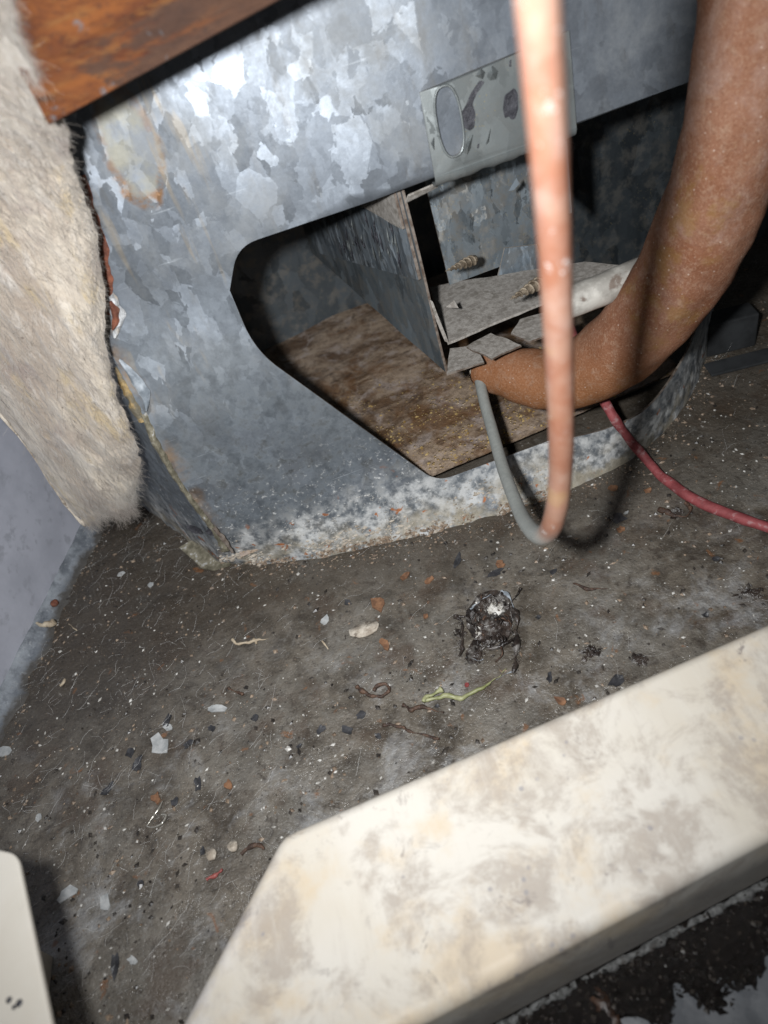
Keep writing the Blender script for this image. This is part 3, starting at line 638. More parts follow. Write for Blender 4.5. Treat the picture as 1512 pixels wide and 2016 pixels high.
# ------------------------------------------------------------------ screws with pointed tips
def screw(tip, base, R, label):
    tip, base = np.array(tip), np.array(base); ax = base-tip; L = np.linalg.norm(ax); ax /= L
    e = empty('pointed_screw', base, label, 'screw', 'screws sticking into the channel')
    ts = np.linspace(0, 1.08, 26); V, Fc = sweep([tip+ax*L*t for t in ts], [R*.74*min(1, .05+t*1.15) for t in ts], 10); mesh('shank', V, Fc, MT['screw'], e)
    a = np.cross(ax, [0, .2, 1.]); a /= np.linalg.norm(a); b = np.cross(ax, a); P_ = []; Rr = []
    for i in range(150):
        t = .10+.95*i/149; th = t*6.2*2*math.pi; rr = R*min(1, .12+t*1.1)*.80; P_.append(tip+ax*L*t+(a*math.cos(th)+b*math.sin(th))*rr); Rr.append(R*.20*min(1, .35+t))
    V, Fc = sweep(P_, Rr, 5); mesh('thread', V, Fc, MT['screw'], e)
screw(at(877, 534, .327), at(931, 512, .338), .0026, 'screw tip poking out in the dark upper left of the channel')
screw(at(1003, 590, .306), at(1064, 556, .316), .0030, 'brassy screw tip just above the dusty shelf beside the orange tube')
# ------------------------------------------------------------------ conduit, foam sleeve, copper tube, red cable
V, Fc = sweep(catmull([at(1092, 607, .320), at(1130, 592, .318), at(1220, 556, .315), at(1330, 508, .312)], 10), .0068, 20, .0004)
tag(mesh('metal_conduit', V, Fc, MT['cond']), 'straight dirty grey conduit running between the orange tube and the foam sleeve', 'conduit')
fp = [(944, 722, .378), (966, 727, .375), (1008, 735, .370), (1080, 747, .362), (1150, 730, .350), (1235, 672, .330), (1320, 570, .305), (1385, 450, .282), (1438, 300, .260), (1478, 130, .242), (1500, -40, .228), (1510, -160, .220)]
fr = [.0092, .0108, .0130, .0150, .0165, .0178, .0182, .0184, .0184, .0184, .0184, .0184]
FPL = [at(*q) for q in fp]; FPL += [FPL[-1]+np.array([.006, .012, .04]), FPL[-1]+np.array([.010, .030, .10]), FPL[-1]+np.array([.012, .045, .17])]; fr += [.0184]*3
FPp = catmull(FPL, 10); FR = np.interp(np.linspace(0, 1, len(FPp)), np.linspace(0, 1, len(fr)), fr)
V, Fc = sweep(FPp, FR*np.array([1+.04*nz(q, 30) for q in FPp]), 60, .0008)
sl_ = empty('foam_pipe_sleeve', FPp[0], 'thick rusty brown foam pipe sleeve curving from the channel up to the right', 'pipe')
mesh('foam', V, Fc, MT['foam'], sl_)
ed_ = FPp[0]-FPp[1]; ed_ /= np.linalg.norm(ed_)
V, Fc = sweep([FPp[0]+ed_*.0006, FPp[0]+ed_*.0016, FPp[0]+ed_*.0002], [.0090, .0080, .0045], 26, .0012); mesh('cut_end', V, Fc, MT['bark'], sl_)
cp = [(938, 700, .385), (944, 745, .374), (953, 790, .364), (967, 840, .350), (990, 920, .322), (1020, 1000, .284), (1044, 1041, .252), (1066, 1055, .229), (1084, 1040, .216), (1096, 1000, .206), (1103, 940, .196), (1105, 850, .181), (1101, 700, .161), (1093, 500, .138), (1081, 300, .119), (1067, 100, .1045), (1054, -90, .094)]
CPL = [at(*q) for q in cp]; cdir = CPL[-1]-CPL[-2]; cdir /= np.linalg.norm(cdir); ce = CPL[-1]; CPL += [ce+cdir*.03, ce+cdir*.06+np.array([0, .004, .010]), ce+cdir*.075+np.array([0, .02, .06]), ce+cdir*.08+np.array([0, .04, .14])]
CP = catmull(CPL, 10); V, Fc = sweep(CP, np.interp(np.linspace(0, 1, len(CP)), [0, .25, .42, 1], [.0027, .0027, .0031, .0033]), 28, .00008)
tt = np.repeat(np.minimum(1, np.linspace(0, len(CPL)-1, len(CP))/(len(cp)-1)), 28)
tag(mesh('copper_tube', V, Fc, MT['copper'], attrs={'t': tt}), 'thin orange copper tube hanging in front and bending back grey into the opening', 'tube')
rc = [flo(1120, 640, .055), flo(1150, 720, .045), flo(1195, 800, .036), flo(1228, 850, .024), flo(1262, 892, .010), flo(1300, 935, .0042), flo(1365, 982, .0032), flo(1440, 1014, .0032), flo(1512, 1038, .0032), flo(1600, 1060, .0032)]
RC = catmull(rc, 10); V, Fc = sweep(RC, .0025, 16, .0006)
tag(mesh('red_cable', V, Fc, MT['red']), 'dusty dark red cable trailing from under the foam sleeve across the floor', 'cable')
e = empty('metal_bracket', flo(1420, 710, 0), 'small dark zinc bracket standing in the shade at the right end of the housing', 'bracket')
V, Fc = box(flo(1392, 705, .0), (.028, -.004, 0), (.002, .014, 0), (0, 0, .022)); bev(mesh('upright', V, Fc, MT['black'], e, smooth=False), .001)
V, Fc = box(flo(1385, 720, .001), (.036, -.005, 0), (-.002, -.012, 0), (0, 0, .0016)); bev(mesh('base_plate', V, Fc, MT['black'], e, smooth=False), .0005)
# ------------------------------------------------------------------ rusty beam
A, B = at(114, 235, .197), at(500, 25, .184); bdv = (B-A)/np.linalg.norm(B-A); bn = np.cross(bdv, [0, 0, 1.]); bn /= np.linalg.norm(bn); bn = bn if bn[1] < 0 else -bn
A0 = A-bdv*.003; Lb = .26
beam = empty('rusty_beam', A0+bdv*.1, 'orange rusted steel beam across the upper left above the galvanised sheet', 'beam')
def P_bf(s, t):
    q = A0+bdv*Lb*s+np.array([0, 0, .031*t]); return q+bn*(.0012*nz(q, 45)+.0005*nz(q, 200)+.0016*math.exp(-((t-.42)/.05)**2))
V, Fc = gridmesh(P_bf, 110, 26); facing(mesh('web', V, Fc, MT['rust'], beam), bn)
def P_bt(s, t):
    q = A0+bdv*Lb*s+np.array([0, 0, .0312])-bn*(.05*t-.0006); return q+np.array([0, 0, .0008*nz(q, 90)+.0008*math.sin(min(1, t*14)*1.57)])
V, Fc = gridmesh(P_bt, 80, 16); facing(mesh('top_flange', V, Fc, MT['black'] if False else MT['wflange'], beam), (0, 0, 1))
def P_bb(s, t): return A0+bdv*Lb*s-bn*(.05*t-.0003)+np.array([0, 0, -.0002])
V, Fc = gridmesh(P_bb, 20, 5); facing(mesh('bottom_flange', V, Fc, MT['rust'], beam), (0, 0, -1))
# ------------------------------------------------------------------ glass wool
rows = [(-170, -90, .19, 18, -90, .174), (-170, 30, .194, 20, 30, .178), (-170, 90, .198, 34, 95, .184), (-170, 160, .206, 74, 160, .192), (-170, 240, .222, 122, 238, .209), (-170, 340, .236, 148, 340, .240),
        (-170, 450, .256, 187, 450, .262), (-150, 560, .274, 204, 560, .277), (-110, 670, .294, 210, 670, .290), (-20, 790, .316, 231, 780, .306), (52, 880, .334, 268, 870, .324), (98, 950, .352, 275, 930, .342), (134, 1000, .366, 266, 968, .352), (168, 1036, .374, 262, 990, .360)]
LW = catmull([at(*r[:3]) for r in rows], 6); RW = catmull([at(*r[3:]) for r in rows], 6); NR = len(LW)
woolN = np.array([.35, -.75, .55]); woolN /= np.linalg.norm(woolN)
def P_wool(s, t):
    i = t*(NR-1); k = min(NR-2, int(i)); f = i-k
    l = LW[k]*(1-f)+LW[k+1]*f; r = RW[k]*(1-f)+RW[k+1]*f
    q = l+(r-l)*s; edge_ = (1-abs(2*s-1)**4)
    bl = .014*edge_*(1-max(0, (t-.75)*4)**2*.5)
    q = q+woolN*bl
    lm = .0058*nz((q[0]*1.0, q[1], q[2]*.40), 46)+.0034*nz((q[0], q[1], q[2]*.4), 130, 3)+.0010*nz((q[0], q[1], q[2]*.5), 320, 6)
    return q+woolN*lm*(.35+.65*edge_)+np.array([1, 0, 0])*(.0014*nz(q, 210, 8)*(1-edge_))+np.array([0, .1, 1])*(.0085*nz((q[0], q[1], .2), 150, 3)*max(0, (t-.9)*10))
V, Fc = gridmesh(P_wool, 60, 150)
wool = empty('insulation_batt', (LW[-1]+RW[-1])/2, 'fluffy pale fibreglass insulation hanging down the left side of the housing', 'insulation')
o = mesh('batt', V, Fc, MT['wool'], wool); facing(o, woolN); solid(o, .0015)
WP = [P_wool(s, 1) for s in np.linspace(0, 1, 30)]
C_ = catmull(LW[::6], 4); V, Fc = sweep(C_+woolN*.0008, .0006, 6, .0012); mesh('paper_edge', V, Fc, MT['bark'], wool)
def strands(name, roots, dirs, lens, rad, mat, parent=None, seg=4, curl=.35, sag=0., tagk=True):
    n = len(roots); roots = np.array(roots); dirs = np.array(dirs); V = np.zeros((n, seg+1, 3, 3)); d = dirs/np.linalg.norm(dirs, axis=1)[:, None]; p = roots.copy()
    lens = np.array(lens); rad = np.broadcast_to(np.asarray(rad, float), (n,))
    for k in range(seg+1):
        a = np.cross(d, [.31, .57, .76]); a /= np.linalg.norm(a, axis=1)[:, None]; b = np.cross(d, a); r_ = rad*(1-.6*k/seg)
        for j in range(3):
            th = 2*math.pi*j/3; V[:, k, j] = p+(a*math.cos(th)+b*math.sin(th))*r_[:, None]
        p = p+d*(lens/seg)[:, None]; d = d+nrs.normal(0, curl, (n, 3)); d[:, 2] -= sag; d /= np.linalg.norm(d, axis=1)[:, None]
    base = np.arange(n)[:, None, None]*(seg+1)*3; Fc = []
    kk, jj = np.meshgrid(np.arange(seg), np.arange(3), indexing='ij'); j2 = (jj+1) % 3
    q = np.stack([kk*3+jj, kk*3+j2, (kk+1)*3+j2, (kk+1)*3+jj], -1).reshape(1, -1, 4)+base
    o = mesh(name, V.reshape(-1, 3), q.reshape(-1, 4).tolist(), mat, parent, origin=(0, 0, 0) if parent is None else None)
    return tag(o, kind='stuff')
R_, D_, L_ = [], [], []
for i in range(12000):
    s, t = rnd.random()**.9, rnd.random()
    if rnd.random() < .10: s = 1-abs(rnd.gauss(0, .03)); s = min(1, max(0, s))
    if rnd.random() < .05: t = 1-abs(rnd.gauss(0, .01))
    q = P_wool(s, t); R_.append(q-woolN*.0004)
    D_.append(np.array([.28, -.25, -.85])+woolN*rnd.uniform(-.05, .30)+nrs.normal(0, .33, 3)+(np.array([.5, -.1, 0]) if s > .96 else 0)); L_.append(rnd.uniform(.003, .009) if s < .95 else rnd.uniform(.001, .003))
strands('loose_fibre', R_, D_, L_, .000045, MT['hair'], wool, 4, .22)
# ------------------------------------------------------------------ cream rail and cream corner plate in front
zc = .045
near0, near1 = flo(870, 1990, zc), flo(1512, 1650, zc); nd_ = (near1-near0)/np.linalg.norm(near1-near0)
far0, far1 = flo(551, 1640, zc), flo(1512, 1220, zc); fd_ = (far1-far0)/np.linalg.norm(far1-far0)
lo0 = flo(350, 2016, zc); ld_ = (lo0-far0)/np.linalg.norm(lo0-far0)
c_nl = near0-nd_*.09; k = far0+ld_*np.dot(c_nl-far0, ld_)
poly = [far0[:2], (far1+fd_*.06)[:2], (near1+nd_*.08)[:2], (near0-nd_*.05)[:2], (far0+ld_*.100)[:2]]
rail = empty('cream_rail', (near0+far1)/2*np.array([1, 1, 0]), 'dirty cream painted rail with a slanted end, lying across the lower right', 'rail')
pp = rounded(poly, [.0045, 0, 0, 0, 0], 6); N = len(pp)
V = [(*q, z) for z in (.003, zc) for q in pp]; Fc = [tuple(range(N-1, -1, -1)), tuple(range(N, 2*N))]+[(i, (i+1) % N, N+(i+1) % N, N+i) for i in range(N)]
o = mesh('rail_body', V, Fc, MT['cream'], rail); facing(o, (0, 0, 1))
m_ = o.modifiers.new('bevel', 'BEVEL'); m_.width = .0048; m_.segments = 6; m_.limit_method = 'ANGLE'; m_.angle_limit = math.radians(60); m_.harden_normals = True
# chalky bead along the foot of the near face
P_ = []; Rr = []
for t in np.linspace(-.05, near1[0]-near0[0]+.06, 160):
    q = near0+nd_*t; q = np.array([q[0], q[1], .0022])-np.array([nd_[1], -nd_[0], 0])*-.0004
    P_.append(q+np.array([0, .0010*nz((t, 0), 300), .0006*nz((t, 1), 400)])); Rr.append(.0012+.0010*nz((t, 2), 400)+.0006*nz((t, 5), 1500))
V, Fc = sweep(P_, Rr, 8, .0012); mesh('chalky_bead', V, Fc, MT['bead'], rail)
zq = .092
q0 = [flo(-160, 1640, zq), flo(33, 1680, zq), flo(101, 2016, zq), flo(125, 2140, zq), flo(-160, 2140, zq)]
pp = rounded([q[:2] for q in q0], [0, .0035, 0, 0, 0], 7); N = len(pp)
corner = empty('cream_corner_plate', q0[4]*np.array([1, 1, 0]), 'clean cream plate corner sticking into the lower left, casting a dark shadow', 'plate')
V = [(*q, z) for z in (zq-.0022, zq) for q in pp]; Fc = [tuple(range(N-1, -1, -1)), tuple(range(N, 2*N))]+[(i, (i+1) % N, N+(i+1) % N, N+i) for i in range(N)]
CR2 = simple('clean_cream_paint', (.40, .37, .32), (.43, .405, .36), 30, .45, 0, .02, c=(.34, .315, .28), sc2=55, cl=(.62, .75))
bev(mesh('plate_skin', V, Fc, CR2, corner, smooth=False), .0007, 3); facing(corner.children[0], (0, 0, 1))
V, Fc = box((q0[4][0]-.03, q0[4][1], 0), (.004, 0, 0), (0, .06, 0), (0, 0, zq-.003)); mesh('upright', V, Fc, CR2, corner, smooth=False)
for x, y, r in ((38, 1975, .0009), (18, 1969, .0006), (28, 1983, .0005)):
    q = flo(x, y, zq+.0001); V, Fc = sweep([q, q+[0, 0, .0002], q+[0, 0, .0003]], [r, r*.9, r*.4], 8, .0003); mesh('grime_spot', V, Fc, MT['tar'], corner)
# ------------------------------------------------------------------ debris one can point to
def flake(name, x, y, w_, h_, ang, mat, label, cat, group=None, th=.0006, lift_=.0, curl=.0008, n=9, jag=.35, smooth=False):
    c = flo(x, y); sc = (np.linalg.norm((c-CAM)))/FP; fz = floorz(c[0], c[1])-.0008; V = []; N = n; sd_ = rnd.random()*50
    ca_, sa_ = math.cos(ang), math.sin(ang)
    ring = []
    for k in range(N):
        th_ = 2*math.pi*k/N; rr = 1+jag*rnd.uniform(-1, 1); X = math.cos(th_)*rr*w_*sc/2; Y = math.sin(th_)*rr*h_*sc/2*1.25
        gx, gy = X*ca_-Y*sa_, X*sa_+Y*ca_
        ring.append(np.array([c[0]+gx, c[1]+gy, fz+.0006+lift_+curl*((X/(w_*sc/2))**2)*rnd.uniform(.2, 1)]))
    top = [r+[0, 0, th] for r in ring]; ctr = np.array([c[0], c[1], fz+.0006+th+lift_*.6])
    V = ring+top+[ctr]; Fc = [(k, (k+1) % N, N+(k+1) % N, N+k) for k in range(N)]+[(N+k, N+(k+1) % N, 2*N) for k in range(N)]+[tuple(range(N-1, -1, -1))]
    return tag(mesh(name, V, Fc, mat, smooth=smooth), label, cat, group)
def strand(name, pts, r, mat, label, cat, group=None, z=.0012, n=8, taper=True, lifts=None):
    P_ = [flo(*q, (z if lifts is None else lifts[i])) for i, q in enumerate(pts)]
    P_ = [p+[0, 0, floorz(p[0], p[1])] for p in P_]
    C_ = catmull(P_, 8); k = np.linspace(0, 1, len(C_)); R__ = r*(1-.5*k if taper else 1+0*k)
    C_ = C_+np.array([[nz(c_, 300, 2), nz(c_, 300, 7), .5*nz(c_, 300, 4)] for c_ in C_])*r*.9
    R__ = R__*np.array([.62+.5*abs(nz(c_, 420, 3))*2 for c_ in C_]); V, Fc = sweep(C_, R__, n, r*.8); return tag(mesh(name, V, Fc, mat), label, cat, group)
bk = flake('wood_chip', 718, 1240, 62, 26, -.05, MT['bark'], 'pale mottled oval wood chip lying in the middle of the floor', 'chip', th=.0012, n=16, jag=.1, smooth=True)
flake('paint_flake', 316, 1464, 34, 26, -.4, MT['paint'], 'largest pale grey paint flake, on the left of the floor', 'flake', 'pale paint flakes on the floor', jag=.6)
for x, y, a_, b_, an, lb in ((331, 1433, 12, 18, .8, 'small narrow pale flake just above the largest paint flake'), (424, 1394, 18, 30, 1.2, 'upright oval pale flake left of the centre of the floor'),
                             (4, 1480, 16, 26, 1.2, 'pale flake at the left edge of the photo on the floor'), (640, 1224, 24, 14, 1., 'bluish pale flake left of the pale wood chip'),
                             (207, 1778, 20, 26, .3, 'striped whitish scrap with a green edge between the two cream pieces'), (134, 1760, 42, 16, .1, 'grey flat scrap lying in the shadow of the cream corner plate'),
                             (78, 1610, 10, 10, .2, 'tiny white flake near the left edge above the cream corner plate'), (296, 1150, 11, 11, .3, 'small squarish pale flake on the dark floor left of the housing foot'),
                             (240, 1130, 14, 9, .4, 'thin pale flake nearest the insulation tip on the dark floor'), (262, 1890, 12, 14, .9, 'tiny bluish scrap right of the cream corner plate shadow'), (1232, 1010, 10, 5, .2, 'tiny cream speck beside the dark chip behind the tube shadow')):
    flake('paint_flake', x, y, a_, b_, an, MT['paint'], lb, 'flake', 'pale paint flakes on the floor')
for x, y, a_, b_, an, lb in (
    (683, 1437, 22, 34, .5, 'dark chip below the looped twig, right one of a pair'),
    (632, 1437, 26, 18, .6, 'dark brown chip below the looped twig, left one of a pair'),
    (328, 1420, 20, 34, -.5, 'narrow dark chip touching the small pale flake above the largest paint flake'),
    (415, 1433, 18, 22, .6, 'dark chip between the largest paint flake and the upright pale flake'),
    (502, 1413, 22, 16, 0, 'dark chip right of the upright oval pale flake'),
    (373, 1465, 30, 14, .4, 'slanted dark chip just right of the largest paint flake'),
    (255, 1482, 20, 22, .5, 'upper dark chip of the cluster left of the largest paint flake'),
    (273, 1503, 16, 30, -.6, 'slender dark chip in the cluster below the largest paint flake'),
    (213, 1555, 42, 16, .7, 'long thin dark chip alone toward the left edge of the floor'),
    (270, 1508, 22, 24, 0, 'dark chip in the middle of the cluster below the largest paint flake'),
    (391, 1542, 20, 34, -.2, 'tall dark chip right of the tan orange crumb'),
    (345, 1578, 18, 16, .3, 'small dark chip right beside the tan orange crumb'),
    (685, 1188, 16, 22, .5, 'black chip left of the largest orange rust flake'),
    (900, 1105, 60, 14, .7, 'longest slanted dark chip, below the housing foot left of the tube bend'),
    (975, 1128, 44, 16, -.1, 'flat dark sliver lying right above the dead leaf clump'),
    (1088, 1126, 22, 14, .1, 'small dark chip in front of the copper tube bend'),
    (1217, 1022, 34, 28, .5, 'black chip inside the curved tube shadow'),
    (1215, 1340, 46, 22, .2, 'dark chip tucked against the long upper edge of the cream rail'),
    (1060, 1216, 14, 10, .2, 'tiny dark chip right of the dead leaf clump'),
    (1082, 1335, 14, 26, -.6, 'upright dark chip below and right of the dead leaf clump'),
    (710, 1408, 28, 16, .2, 'dark chip directly below the looped twig'),
    (745, 1448, 16, 14, 0, 'small dark chip between the looped twig and the long wavy twig'),
    (400, 1676, 12, 18, -.3, 'dark chip beside the tan pebbles'),
    (280, 1740, 16, 12, .2, 'tiny dark chip alone between the two cream pieces'),
    (590, 1470, 14, 10, 0, 'small dark chip above the rail, left of the long wavy twig'),
    (228, 1900, 18, 40, -.2, 'long dark chip right of the cream corner plate shadow, near the bottom'),
    (1388, 1210, 14, 12, 0, 'tiny dark chip near the right edge above the cream rail'),
    (1410, 1100, 18, 12, 0, 'small dark chip below the red cable near the right edge'),
    (860, 1390, 12, 10, 0, 'tiny dark chip touching the green blade')):
    flake('dark_chip', x, y, a_*.72, b_*.72, an+.2, MT['dchip'], lb, 'chip', 'dark chips scattered on the floor', th=.0005, n=11)
for x, y, a_, b_, an, lb in ((745, 1190, 30, 30, .3, 'largest bright orange rust flake, above the pale wood chip'), (985, 1110, 15, 13, 0, 'orange rust crumb just left of the tube bend'), (1206, 961, 18, 12, .3, 'orange rust crumb between the tube and the red cable, beside the strip'),
                             (1222, 1044, 15, 12, 0, 'orange rust crumb in front of the black chip near the tube shadow'), (1275, 966, 12, 8, 0, 'orange rust crumb closest to the red cable'), (758, 1270, 14, 24, .3, 'elongated tan rust crumb below the pale wood chip'),
                             (309, 1572, 14, 18, .3, 'tan orange crumb on the left floor above the wire loop'), (452, 1546, 14, 14, .3, 'reddish crumb on the floor left of the cream rail'), (1105, 1381, 16, 22, .4, 'orange crumb beside the long edge of the cream rail'),
                             (797, 1134, 18, 12, .3, 'rust crumb uppermost of the cluster below the housing foot'), (843, 1142, 20, 12, .5, 'rust crumb right of the cluster below the housing foot'), (838, 1215, 10, 10, 0, 'lowest little rust crumb of the cluster near the dead leaf')):
    flake('rust_flake', x, y, a_, b_, an, MT['rchip'], lb, 'crumb', 'rust crumbs on the floor', th=.0009, n=10)
flake('red_scrap', 919, 1349, 9, 6, 0, MT['red2'], 'tiny red scrap beside the green blade', 'scrap')
strand('red_scrap', [(408, 1732), (420, 1722), (432, 1716), (436, 1712)], .0011, MT['red2'], 'small twisted red scrap at the left edge of the cream rail', 'scrap')
for x, y, lb in ((418, 1684, 'left tan pebble, touching a dark chip by the slanted rail end'), (460, 1668, 'right tan pebble, next to the wiry twig by the slanted rail end')): flake('pebble', x, y, 18, 16, 0, MT['bark'], lb, 'pebble', 'tan pebbles by the rail end', th=.0016, n=12, jag=.12, smooth=True)
strand('straw', [(458, 1258), (466, 1268), (484, 1266), (502, 1262), (528, 1258)], .0009, MT['straw'], 'bent pale straw lying left of the pale wood chip', 'straw', z=.0016)
strand('straw', [(500, 1256), (504, 1268)], .0009, MT['straw'], 'short straw stub crossing the bent pale straw', 'straw')
strand('straw', [(134, 1228), (150, 1240)], .0006, MT['straw'], 'short straight straw beside the dusty wall flange', 'straw')
strand('straw', [(116, 1350), (124, 1342), (127, 1336)], .0009, MT['straw'], 'hooked tan straw on the dark left floor', 'straw')
strand('straw', [(634, 1262), (646, 1278)], .0005, MT['straw'], 'fine straight straw under the bluish flake', 'straw')
strand('straw', [(56, 1228), (72, 1230), (92, 1230), (104, 1226)], .0026, MT['straw'], 'broken pale husk lying on the dusty wall flange', 'husk', z=.005)
strand('grass_blade', [(868, 1352), (846, 1366), (832, 1380)], .0016, MT['green'], 'short broad half of a yellow green grass blade', 'grass blade', z=.003)
strand('grass_blade', [(832, 1380), (852, 1376), (880, 1370), (908, 1372), (950, 1352), (980, 1336), (996, 1318)], .0012, MT['green'], 'long thin yellow green grass blade below the dead leaf', 'grass blade', z=.002)
strand('twig', [(704, 1350), (716, 1362), (734, 1370), (754, 1368), (764, 1356), (758, 1346), (744, 1350), (738, 1360)], .0011, MT['twig'], 'brown curled twig ending in a loop', 'twig', z=.0016)
strand('twig', [(792, 1386), (806, 1394), (822, 1390), (842, 1394), (872, 1404)], .0012, MT['twig'], 'brown knotted twig touching the green blade', 'twig', z=.0016)
strand('twig', [(752, 1426), (784, 1428), (806, 1438), (832, 1448), (866, 1456)], .0010, MT['twig'], 'long wavy brown twig below the green blade', 'twig', z=.0014)
strand('twig', [(448, 1352), (462, 1360), (478, 1366)], .0010, MT['twig'], 'short brown twig with a pale tip left of the floor centre', 'twig', z=.0014)
strand('twig', [(1300, 1000), (1322, 1012), (1350, 1016), (1356, 1000), (1346, 990)], .0016, MT['twig'], 'curled brown husk lying under the red cable', 'husk', z=.002)
strand('twig', [(474, 1680), (486, 1668), (508, 1664), (520, 1672)], .0009, MT['twig'], 'dark wiry twig beside the slanted rail end', 'twig', z=.0016)
strand('twig', [(1128, 1150), (1160, 1160), (1200, 1158)], .0008, MT['twig'], 'faint thin twig on the floor in front of the copper tube', 'twig')
strand('wire_loop', [(320, 1576), (308, 1600), (296, 1618), (290, 1628), (306, 1630), (322, 1620), (328, 1606), (318, 1604)], .0004, MT['wire'], 'shiny thin loop of wire on the left floor', 'wire', z=.0014, taper=False)
OCT = np.array([(1, 0, 0), (-1, 0, 0), (0, 1, 0), (0, -1, 0), (0, 0, 1), (0, 0, -.6)]); OF = np.array([(0, 2, 4), (2, 1, 4), (1, 3, 4), (3, 0, 4), (2, 0, 5), (1, 2, 5), (3, 1, 5), (0, 3, 5)])
def cluster(name, x, y, w_, h_, n, mat, s0, s1, parent=None, lift=0.):
    P_ = []
    for i in range(n):
        a_, r_ = rnd.uniform(0, 6.28), rnd.random()**.7*(1+.35*math.sin(3*i)); q = flo(x+math.cos(a_)*r_*w_/2, y+math.sin(a_)*r_*h_/2)
        P_.append(q+[0, 0, floorz(q[0], q[1])+.0002+lift+(1-min(1, r_))*.0016*rnd.random()])
    P_ = np.array(P_); s_ = (s0+(s1-s0)*nrs.rand(n)**2)[:, None, None]; v = P_[:, None]+OCT[None]*s_*(.4+nrs.rand(n, 6, 1))*(.5+nrs.rand(n, 1, 3))*np.array([1, 1, .6])
    return mesh(name, v.reshape(-1, 3), (OF[None]+np.arange(n)[:, None, None]*6).reshape(-1, 3).tolist(), mat, parent, smooth=False)
# the rotting leaf clump in the middle
cl = flo(960, 1240)
clump = empty('dead_leaf_clump', cl, 'wet blackish rotting leaf clump with a whitish patch on the floor', 'leaf clump')
def leafsheet(name, pts, mat, h, seed, parent):
    tv, tf = cdt(pts, (), 5, .35); V = []
    for x, y in tv:
        q = flo(x+3*nz((x*.3, y*.3), 1, 4), y+3*nz((x*.3, y*.3), 1, 9)); d_ = min(math.hypot(x-p[0], y-p[1]) for p in pts)
        V.append(q+[0, 0, .0010+h*(1-math.exp(-d_/12))*(.6+.8*abs(nz((x*.05, y*.05), 1, seed)))+.0030*abs(nz((x*.09, y*.09), 1, seed))+.0016*nz((x*.22, y*.22), 1, seed)])
    o = mesh(name, V, tf, mat, parent); facing(o, (0, -.2, 1)); solid(o, .0005); return o
leafsheet('leaf', [(918, 1216), (930, 1190), (946, 1172), (972, 1164), (994, 1172), (1006, 1190), (1010, 1218), (1008, 1246), (1000, 1262), (980, 1270), (962, 1280), (950, 1272), (936, 1262), (922, 1240)], MT['leaf'], .0018, 1., clump)
leafsheet('mould_patch', [(952, 1206), (966, 1192), (986, 1186), (1000, 1194), (996, 1210), (978, 1222), (960, 1224)], MT['leafpale'], .0036, 2., clump)
leafsheet('leaf', [(934, 1262), (952, 1276), (950, 1296), (938, 1314), (922, 1310), (918, 1290)], MT['leaf'], .0015, 3., clump)
leafsheet('mould_patch', [(930, 1236), (946, 1230), (962, 1238), (958, 1254), (940, 1262)], MT['leafpale'], .0032, 5., clump)
for pts, r in (([(896, 1214), (908, 1224), (910, 1250), (908, 1282), (904, 1292)], .0023), ([(1006, 1190), (1016, 1216), (1018, 1250), (1016, 1286), (1014, 1312), (1008, 1326)], .0022), ([(896, 1216), (912, 1214), (922, 1218)], .0019),
               ([(986, 1164), (1000, 1172), (1010, 1192), (1014, 1206)], .0014), ([(1006, 1186), (1018, 1172), (1026, 1156)], .0010), ([(960, 1278), (990, 1268), (1016, 1254)], .0010), ([(1012, 1322), (990, 1330), (976, 1336)], .0010), ([(946, 1240), (976, 1226), (1004, 1198)], .0011), ([(918, 1292), (940, 1300), (952, 1298)], .0012), ([(926, 1200), (950, 1180), (974, 1166)], .0010)):
    C_ = catmull([flo(*q, .0024) for q in pts], 7); C_ = C_+np.array([[nz(c_, 400, 2), nz(c_, 400, 5), nz(c_, 400, 8)] for c_ in C_])*.0009; V, Fc = sweep(C_, r*.5*(1-.45*np.linspace(0, 1, len(C_))), 7, r*1.1); mesh('stem', V, Fc, MT['leaf'] if r > .0015 or rnd.random() < .6 else MT['wflange'], clump)
for k in range(46):
    a_ = rnd.uniform(0, 6.28); x, y = 962+math.cos(a_)*rnd.uniform(10, 52), 1228+math.sin(a_)*rnd.uniform(10, 62); b_ = a_+rnd.gauss(1.2, .7); l_ = rnd.uniform(8, 34)
    C_ = catmull([flo(x, y, .0030), flo(x+math.cos(b_)*l_*.5, y+math.sin(b_)*l_*.5, .0042*rnd.random()+.001), flo(x+math.cos(b_+.5)*l_, y+math.sin(b_+.5)*l_, .001)], 5)
    V, Fc = sweep(C_, rnd.uniform(.00018, .0005), 5, .0003); mesh('fibre', V, Fc, MT['leaf'] if rnd.random() < .7 else MT['twig'], clump)
for x, y, w_, h_, n_ in ((962, 1225, 90, 90, 130), (905, 1250, 18, 80, 90), (1016, 1280, 16, 90, 90), (938, 1300, 44, 30, 90), (985, 1180, 50, 26, 60)):
    tag(cluster('crumb', x, y, w_, h_, n_, MT['leaf'], .0002, .0010, clump, .0008 if n_ < 200 else .002), kind='stuff')
tag(cluster('mould', 972, 1203, 50, 30, 50, MT['leafpale'], .0002, .0008, clump, .0034), kind='stuff')
# other clots of wet debris on the right
for x, y, w_, h_, lb in ((1165, 1285, 44, 26, 'dark wet clot with a white speck near the cream rail'), (1475, 1168, 44, 26, 'dark wet clot at the right edge of the floor'), (1258, 1300, 30, 18, 'brown wet clot resting close to the upper edge of the rail'), (1330, 1010, 26, 18, 'dark clot beside the curled brown husk')):
    tag(cluster('debris_clot', x, y, w_, h_, 130, MT['leaf'], .0003, .0013), lb, 'debris')
